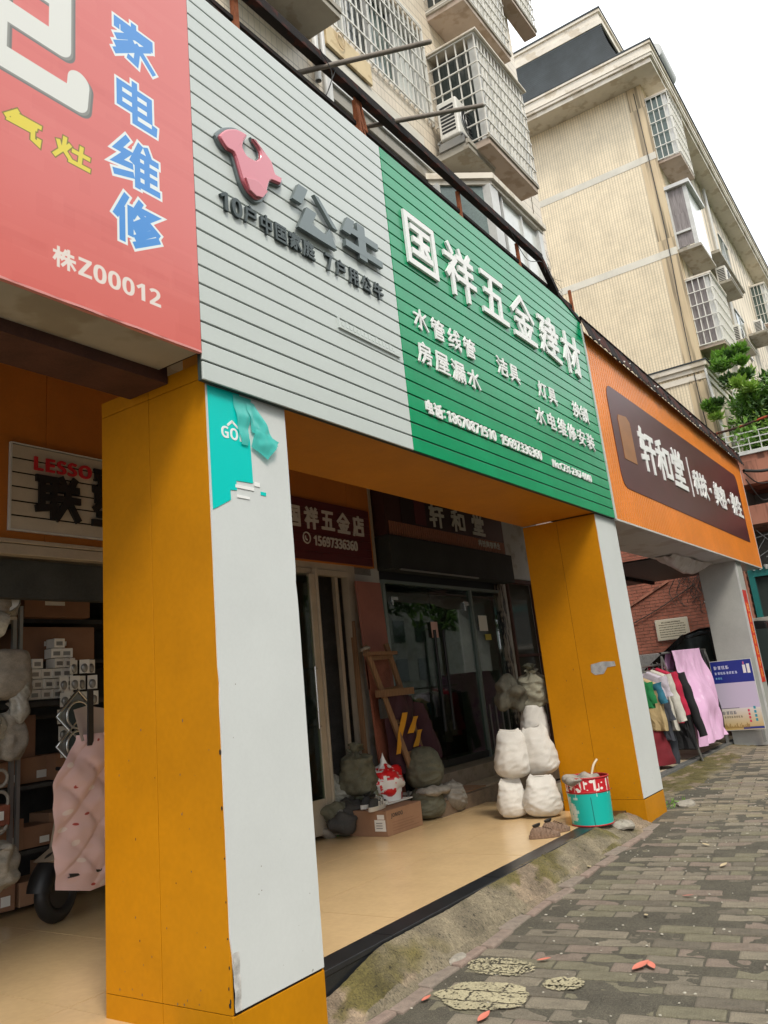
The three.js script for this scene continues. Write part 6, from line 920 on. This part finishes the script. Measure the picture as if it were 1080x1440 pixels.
{ // blue advertising banner leaning on the far column
  const b = thing('banner', 'blue and beige advertising board leaning at the far grey column', 'banner', [13.33, 0, 0]);
  const t = canvasTex(300, 520, (c, w, h) => {
    c.fillStyle = '#c9bdd2'; c.fillRect(0, 0, w, h); c.fillStyle = '#1f2f86'; c.fillRect(0, 0, w, 168); c.fillStyle = '#c9b58a'; const g = c.createLinearGradient(0, 360, 0, h); g.addColorStop(0, '#dcd6cf'); g.addColorStop(1, '#c7a96a'); c.fillStyle = g; c.fillRect(0, 360, w, h - 360);
    const rowOf = (x, y, n, s, col) => { for (let i = 0; i < n; i++) for (let k = 0; k < 4; k++) { c.fillStyle = col; c.fillRect(x + i * s * 1.12, y + k * s * 0.27, s * (0.6 + ((i * 7 + k * 3) % 4) * 0.1), s * 0.12); if (k % 2) c.fillRect(x + i * s * 1.12 + s * ((i + k) % 3) * 0.28, y, s * 0.13, s); } };
    rowOf(22, 36, 4, 26, '#e8e8f2'); rowOf(22, 82, 8, 19, '#dfe4f4'); rowOf(22, 122, 3, 15, '#8fd0ea'); c.fillStyle = '#e9e6e0'; c.fillRect(232, 40, 22, 62); c.fillRect(262, 34, 22, 70); c.fillStyle = '#c96a8a'; c.fillRect(238, 16, 10, 22);
    rowOf(22, 380, 4, 24, '#5b5d68'); rowOf(30, 416, 8, 15, '#6b5d48'); c.fillStyle = '#2a3a86'; c.fillRect(150, 500, 150, 16); c.fillStyle = '#8a6420'; for (let i = 0; i < 40; i++) { const q = rr(8, 40); c.fillRect(i * 5, 508 - q, 3, q); } c.fillStyle = '#d43b57'; for (let i = 0; i < 4; i++) c.fillRect(206, 372 + i * 26, 14, 18); c.fillStyle = '#2b95a8'; for (let i = 0; i < 4; i++) c.fillRect(250, 352 + i * 30, 16, 20); c.fillStyle = '#3a3440'; c.fillRect(20, 356, 130, 4);
  });
  const f = new THREE.PlaneGeometry(0.7, 1.2).rotateY(-Math.PI / 2).translate(-0.0125, 0.78, -0.43); mesh(b, 'printed_face', f, printed(t, { roughness: 0.4 })); part(b, 'board', bx(-0.011, 0.011, 0.17, 1.39, -0.79, -0.07, 0.003), M.frame); for (const z of [-0.75, -0.13]) part(b, 'foot', bx(-0.12, 0.05, -0.04, 0.17, z, z + 0.02), M.steel);
}
// ---------------------------------------------------------------- dark minivan parked in the alley
{
  const v = thing('parked_van', 'black minivan parked in the alley behind the clothes rack', 'van', [15.35, -0.06, -1.35]);
  const paint = mat([0.008, 0.008, 0.009], { roughness: 0.15, cls: PHY, clearcoat: 1, clearcoatRoughness: 0.05 });
  const side = (pts, w) => new THREE.ExtrudeGeometry(new THREE.Shape(pts.map((p) => new THREE.Vector2(...p))), { depth: w - 0.12, bevelEnabled: true, bevelSize: 0.05, bevelThickness: 0.06, bevelSegments: 4, curveSegments: 8 }).translate(0, 0, -(w - 0.12) / 2).rotateY(-Math.PI / 2);
  // profile: x of the shape runs along the vehicle, the nose at -z
  const body = [[-2.2, 0.32], [-2.25, 0.75], [-2.1, 0.98], [-1.3, 1.12], [1.9, 1.16], [2.1, 1.0], [2.1, 0.32], [1.75, 0.3], [1.6, 0.55], [1.3, 0.62], [1.0, 0.55], [0.88, 0.3], [-1.0, 0.3], [-1.12, 0.55], [-1.4, 0.62], [-1.7, 0.55], [-1.82, 0.3]];
  part(v, 'body', side(body, 1.75), paint);
  part(v, 'roof', side([[-0.15, 1.98], [0.2, 2.06], [1.3, 2.08], [1.95, 2.0], [1.95, 1.96], [0.2, 2.0], [-0.1, 1.93]], 1.62), paint);
  for (const s of [-0.8, 0.8]) { for (const [a, b] of [[[s, 1.12, -1.35], [s, 1.99, -0.1]], [[s, 1.12, 0.45], [s, 2.0, 0.4]], [[s, 1.14, 1.9], [s, 2, 1.85]]]) part(v, 'pillar', bar(a, b, 0.06, 0.1), paint); part(v, 'side_window', poly([[-1.15, 1.14], [-0.1, 1.93], [0.36, 1.98], [0.38, 1.14]], 0.01).rotateY(-Math.PI / 2).translate(s, 0, 0), M.glassdark); part(v, 'side_window', poly([[0.5, 1.14], [0.48, 1.98], [1.8, 1.96], [1.82, 1.16]], 0.01).rotateY(-Math.PI / 2).translate(s, 0, 0), M.glassdark); const mi = part(v, 'mirror', new RoundedBoxGeometry(0.16, 0.14, 0.1, 2, 0.03).translate(s * 1.18, 1.22, -0.95), paint); part(mi, 'mirror_glass', bx(s * 1.18 - 0.06, s * 1.18 + 0.06, 1.17, 1.27, -0.9, -0.897), M.chrome); part(v, 'headlight', new RoundedBoxGeometry(0.3, 0.16, 0.2, 2, 0.04).translate(s * 0.78, 0.86, -2.14), M.glasswhite); part(v, 'door_handle', bx(s * 1.1 - 0.01, s * 1.1 + 0.01, 1.0, 1.03, 0.2, 0.36), M.chrome); }
  part(v, 'windscreen', new THREE.BoxGeometry(1.5, 0.01, 1.5).rotateX(-0.61).translate(0, 1.56, -0.74), M.glassdark);
  for (const z of [-1.41, 1.31]) for (const s of [-0.8, 0.8]) { const w = part(v, 'wheel', new THREE.TorusGeometry(0.25, 0.08, 10, 28).rotateY(Math.PI / 2).translate(s, 0.32, z), M.black); part(w, 'rim', new THREE.CylinderGeometry(0.2, 0.2, 0.12, 20).rotateZ(Math.PI / 2).translate(s, 0.32, z), M.steel); }
}
// ---------------------------------------------------------------- goods inside the left shop
{
  const r = thing('display_shelf', 'metal display shelf crowded with hardware at the left edge', 'shelf', [0, 0, -3.3]);
  part(r, 'post', [bx(0.99, 1.02, 0.5, 2.42, 0, 0.03), bx(0.93, 0.965, 0.5, 2.3, 0.0, 0.03)], M.steel); part(r, 'post', bx(-0.4, -0.37, 0, 2.4, 0, 0.03), M.steel); for (const y of [0.7, 1.25, 1.7, 2.3]) part(r, 'shelf_plate', bx(-0.4, 0.97, y, y + 0.03, -0.4, 0.02), M.alu);
  for (let i = 0; i < 9; i++) { const g = thing('pipe_coil', 'coil of pale hose hanging on the crowded metal shelf', 'coil', [0.55 + (i % 3) * 0.14, 1.08 - Math.floor(i / 3) * 0.17, -3.24], 0, 'coils hanging on the metal shelf'); part(g, 'hose', new THREE.TorusGeometry(0.06 + 0.012 * (i % 2), 0.014, 7, 20), M.sackgrey); }
  sack('grey bundle wrapped in film at the top of the metal shelf', [0.72, 2.33, -3.3], [0.34, 0.24, 0.3], M.sackgrey, 3.1, {}); sack('bulging dusty plastic bundle hanging in front of the metal shelf', [0.83, 1.66, -3.2], [0.42, 0.4, 0.26], M.sackgrey, 12.1, {}); sack('long translucent bag hanging below the dusty bundle', [0.9, 1.2, -3.2], [0.2, 0.44, 0.16], M.sackgrey, 13.7, { neck: 0.8 }); sack('light bag of fittings on the floor by the scooter wheel', [0.55, 0.35, -2.9], [0.36, 0.4, 0.3], M.sackgrey, 14.9, { neck: 0.7 });
  const pk0 = thing('hanging_packet', 'small hanging packet on the wall rack of the left shop', 'packet', [1.62, 1.72, -3.5], 0, 'packets hanging in the left shop'); part(pk0, 'card', bx(-0.045, 0.045, -0.12, 0, -0.004, 0.004), M.paper); part(pk0, 'blister', jitter(new THREE.SphereGeometry(0.04, 14, 10).scale(0.8, 1, 0.5), 0.01, 20, 1).translate(0, -0.075, 0.006), M.steel);
  for (let i = 1; i < 22; i++) clone(pk0, 'small hanging packet on the wall rack of the left shop', [1.56 + (i % 4) * 0.1, 1.98 - Math.floor(i / 4) * 0.14, -3.5 + 0.02 * (i % 3)], rr(-0.3, 0.3));
  const roll0 = thing('wrapped_roll', 'roll wrapped in clear film at the left edge of the left shop', 'roll', [0.62, 2.28, -3.18], 0, undefined); part(roll0, 'core', new THREE.CylinderGeometry(0.1, 0.1, 0.3, 24).rotateZ(1.3), M.paper); part(roll0, 'wrap', jitter(new THREE.CylinderGeometry(0.108, 0.108, 0.31, 30, 14, true).rotateZ(1.3), 0.016, 17, 3), mat([0.6, 0.58, 0.5], { roughness: 0.25, t: T.blotch, s: 0.2 }));
  clone(roll0, 'wrapped roll leaning lower on the metal shelf of the left shop', [0.78, 1.45, -3.25], 0.6); clone(roll0, 'wrapped roll standing on the top plate of the metal shelf', [0.9, 2.42, -3.35], 1.1);
  for (let i = 0; i < 10; i++) { const w = rr(0.16, 0.3), h = rr(0.1, 0.24), b = thing('parcel', ['buff', 'brown', 'grey', 'white', 'reddish'][i % 5] + ' parcel on the ' + ['lower', 'upper'][Math.floor(i / 5)] + ' part of the crowded metal shelf', 'parcel', [-0.2 + (i % 5) * 0.25, i < 5 ? 0.73 : 1.73, -3.34]); part(b, 'wrapping', jitter(new RoundedBoxGeometry(w, h, 0.24, 3, 0.02).translate(0, h / 2, 0), 0.01, 12, i), [M.sackgrey, M.cardboard, M.steel, M.paper, M.redboard][i % 5]); part(b, 'label', bx(-0.05, 0.05, h * 0.3, h * 0.7, 0.122, 0.13), M.paper); }
  const back = thing('shelf_unit', 'back shelf with shade in its colour, holding boxes inside the left shop', 'shelf', [0, 0, -4.1]); part(back, 'board', [bx(0.9, 2.8, 2.36, 2.4, -0.4, 0.2), bx(0.9, 2.8, 1.98, 2.01, -0.4, 0.2), bx(0.9, 2.8, 1.5, 1.53, -0.4, 0.2), bx(0.9, 2.8, 0.95, 0.98, -0.4, 0.2), bx(0.9, 2.8, 0, 3, -0.45, -0.4)], M.shadedgoods);
  const bxs = [[1.35, 2.4, 0.7, 0.26, 'upper long brown carton on the back shelf'], [1.32, 2.01, 0.78, 0.3, 'wide brown carton with a dark band on the back shelf'], [1.22, 1.12, 0.26, 0.42, 'tall reddish carton below the small white boxes']];
  for (const [x, y, w, h, l] of bxs) { const b = thing('carton', l, 'carton', [x, y, -4.05]); part(b, 'carton_body', bx(0, w, 0, h, -0.1, 0.28, 0.004), M.cardboarddark); part(b, 'tape', bx(w * 0.3, w * 0.6, h * 0.42, h * 0.56, 0.28, 0.282), M.paper); }
  const grp = 'small white boxes piled on the back shelf', lb = 'small white goods box piled on the back shelf'; let n0;
  for (let c = 0; c < 4; c++) for (let k = 0; k < [4, 3, 6, 5][c]; k++) { const p = [1.33 + c * 0.11 + (k % 2) * 0.02, 1.66 + k * 0.088, -3.62]; if (n0) clone(n0, lb, p, rr(-0.2, 0.2)); else { n0 = thing('goods_box', lb, 'box', p, 0, grp); part(n0, 'box_body', bx(-0.055, 0.055, 0, 0.082, -0.06, 0.06, 0.003), M.paper); part(n0, 'print', bx(-0.035, 0.03, 0.02, 0.055, 0.06, 0.0612), M.steel); } }
  for (let i = 0; i < 15; i++) { const w = rr(0.2, 0.34), h = rr(0.16, 0.3), r = Math.floor(i / 5), b = thing('carton', ['narrow', 'tall', 'square', 'wide', 'taped'][i % 5] + ' brown carton on the ' + ['lowest', 'second', 'third'][r] + ' row below the small white boxes', 'carton', [0.95 + (i % 5) * 0.3, [0.05, 0.48, 0.98][r], -3.72 + rr(-0.06, 0.06)], rr(-0.12, 0.12)); part(b, 'carton_body', bx(0, w, 0, h, -0.2, 0.1, 0.004), i % 3 ? M.cardboard : M.cardboarddark); part(b, 'label', bx(w * 0.55, w * 0.85, h * 0.15, h * 0.45, 0.1, 0.102), M.paper); }
  tag(part(scene, 'rack', [bx(0.9, 2.6, 0.44, 0.47, -4.0, -3.56), bx(0.9, 2.6, 0.94, 0.97, -4, -3.56), bx(0.9, 2.6, 1.6, 1.64, -4, -3.52)], M.shadedgoods), 'low rack with shade in its colour under the small white boxes', 'rack');
  for (let i = 0; i < 3; i++) { const b = thing('film_bag', ['limp', 'long', 'bunched', 'short', 'torn', 'knotted'][i] + ' clear film bag hanging among the goods of the left shop', 'bag', [0.5 + i * 0.2, 1.4 + 0.25 * ((i * 5) % 3), -3.12 - 0.05 * (i % 2)]); part(b, 'film', jitter(jitter(new THREE.SphereGeometry(0.1, 26, 20).scale(0.8, 1.7, 0.6), 0.06, 9, i), 0.02, 26, i), mat([0.5, 0.48, 0.42], { roughness: 0.25, t: T.blotch, s: 0.15 })); part(b, 'hook', tube([[0, 0.15, 0], [0.01, 0.3, 0], [0.04, 0.33, 0]], 0.006, 5), M.steel); }
  for (const [y, l] of [[1.5, 'upper diamond-set square vent plate with round mirror face'], [1.26, 'lower diamond-set square vent plate partly behind the pink cover']]) { const d = thing('vent_plate', l, 'vent plate', [1.5, y, -3.2]); part(d, 'frame', new THREE.TorusGeometry(0.2, 0.02, 4, 4), M.chrome); part(d, 'plate', new THREE.BoxGeometry(0.26, 0.26, 0.012).rotateZ(Math.PI / 4).translate(0, 0, -0.012), M.steel); part(d, 'mirror', new THREE.CylinderGeometry(0.105, 0.105, 0.012, 28).rotateX(Math.PI / 2).translate(0, 0, 0.004), M.glassdark); part(d, 'ring', new THREE.TorusGeometry(0.11, 0.012, 8, 30).translate(0, 0, 0.008), M.chrome); }
  // scooter with a quilted leg cover
  const s = thing('scooter', 'beige electric scooter parked in front of the left shop', 'scooter', [1.5, 0, -3.1], 0.3);
  const bei = mat([0.46, 0.36, 0.26], { roughness: 0.3, cls: PHY, clearcoat: 0.5 });
  const wh = (x) => { const w = part(s, 'wheel', new THREE.TorusGeometry(0.17, 0.055, 10, 28).translate(x, 0.225, 0), M.black); part(w, 'rim', new THREE.CylinderGeometry(0.12, 0.12, 0.06, 20).rotateX(Math.PI / 2).translate(x, 0.225, 0), M.black); };
  wh(-0.35); wh(0.85);
  part(s, 'fender', new THREE.TorusGeometry(0.2, 0.085, 12, 30, 2.5).rotateZ(0.5).scale(1, 1, 1.1).translate(-0.35, 0.225, 0), M.black); part(s, 'fender_side', poly([[-0.5, 0.46], [-0.24, 0.54], [-0.17, 0.44], [-0.26, 0.36], [-0.42, 0.44]], 0.13, 0.02).translate(0, 0, -0.065), bei);
  part(s, 'front_shield', poly([[-0.2, 0.45], [-0.05, 0.95], [0.02, 1.05], [0.1, 0.98], [0.0, 0.35], [-0.1, 0.3]], 0.3, 0.04).translate(0, 0, -0.15), bei); part(s, 'floorboard', bx(0, 0.5, 0.26, 0.34, -0.14, 0.14, 0.03), M.black); part(s, 'seat_body', bx(0.45, 1.05, 0.3, 0.7, -0.13, 0.13, 0.06), bei); part(s, 'seat', bx(0.42, 1.15, 0.7, 0.8, -0.14, 0.14, 0.04), M.black);
  part(s, 'handlebar', [tube([[0.05, 1.08, -0.32], [0.02, 1.05, 0], [0.05, 1.08, 0.32]], 0.016, 8), tube([[0.0, 0.9, 0], [0.03, 1.06, 0]], 0.03, 8)], M.black); 
  const q = thing('scooter_cover', 'pink quilted cover with small flowers hanging over the scooter front', 'cover', [1.22, 0.0, -2.72], 0.3); q.scale.setScalar(1.2);
  const qt = canvasTex(256, 512, (c, w, h) => { c.fillStyle = '#dcb8b4'; c.fillRect(0, 0, w, h); for (let i = 0; i < 46; i++) { const x = rr(0, w), y = rr(0, h); c.fillStyle = ['#e4cfc8', '#a83c34', '#dcb6ae'][i % 3]; c.beginPath(); c.ellipse(x, y, i % 3 === 1 ? 4 : 11, i % 3 === 1 ? 6 : 8, rr(0, 3), 0, 7); c.fill(); } });
  const qs = sheet((u, v) => { const y = 1.12 - 0.92 * v, w0 = 0.17 + 0.26 * sm(0, 0.3, v) - 0.03 * sm(0.6, 1, v), x = (u - 0.42) * 2 * w0 + 0.02, a = (x + y) * 11, b = (x - y) * 11, f = (k) => Math.abs(Math.sin(k)) ** 0.4; return [x, y - 0.1 * (u < 0.3 ? (0.3 - u) * sm(0.6, 1, v) * -2 : 0), 0.04 * f(a) * f(b) * Math.sin(Math.PI * Math.min(1, Math.max(0, u))) ** 0.5 * Math.min(1, (1 - v) * 9) + 0.02 * perlin.noise(x * 9, y * 9, 3) + 0.1 * Math.cos((u - 0.5) * 2.6)]; }, 60, 90); { const uv = qs.attributes.uv; for (let j = 0, k = 0; j <= 90; j++) for (let i = 0; i <= 60; i++, k++) uv.setXY(k, i / 60, j / 90); }
  mesh(q, 'quilt', qs, printed(qt, { side: THREE.DoubleSide, roughness: 0.5 }));
  part(q, 'collar', sheet((u, v) => [(u - 0.42) * 0.36 + 0.02, 1.1 + 0.2 * v - 0.05 * Math.abs(u - 0.4), 0.07 - 0.06 * v], 12, 8), mat([0.6, 0.5, 0.46], { side: THREE.DoubleSide, roughness: 0.6 })); part(q, 'strap', [bx(-0.1, -0.045, 1.05, 1.4, 0.09, 0.1)], M.black); part(q, 'hem', tube([[-0.24, 0.32, 0.06], [0.05, 0.3, 0.1], [0.3, 0.33, 0.06]], 0.012, 6), M.black);
}
scene.traverse((o) => { if (o.isMesh) { o.castShadow = true; o.receiveShadow = true; } });
renderer.render(scene, camera);
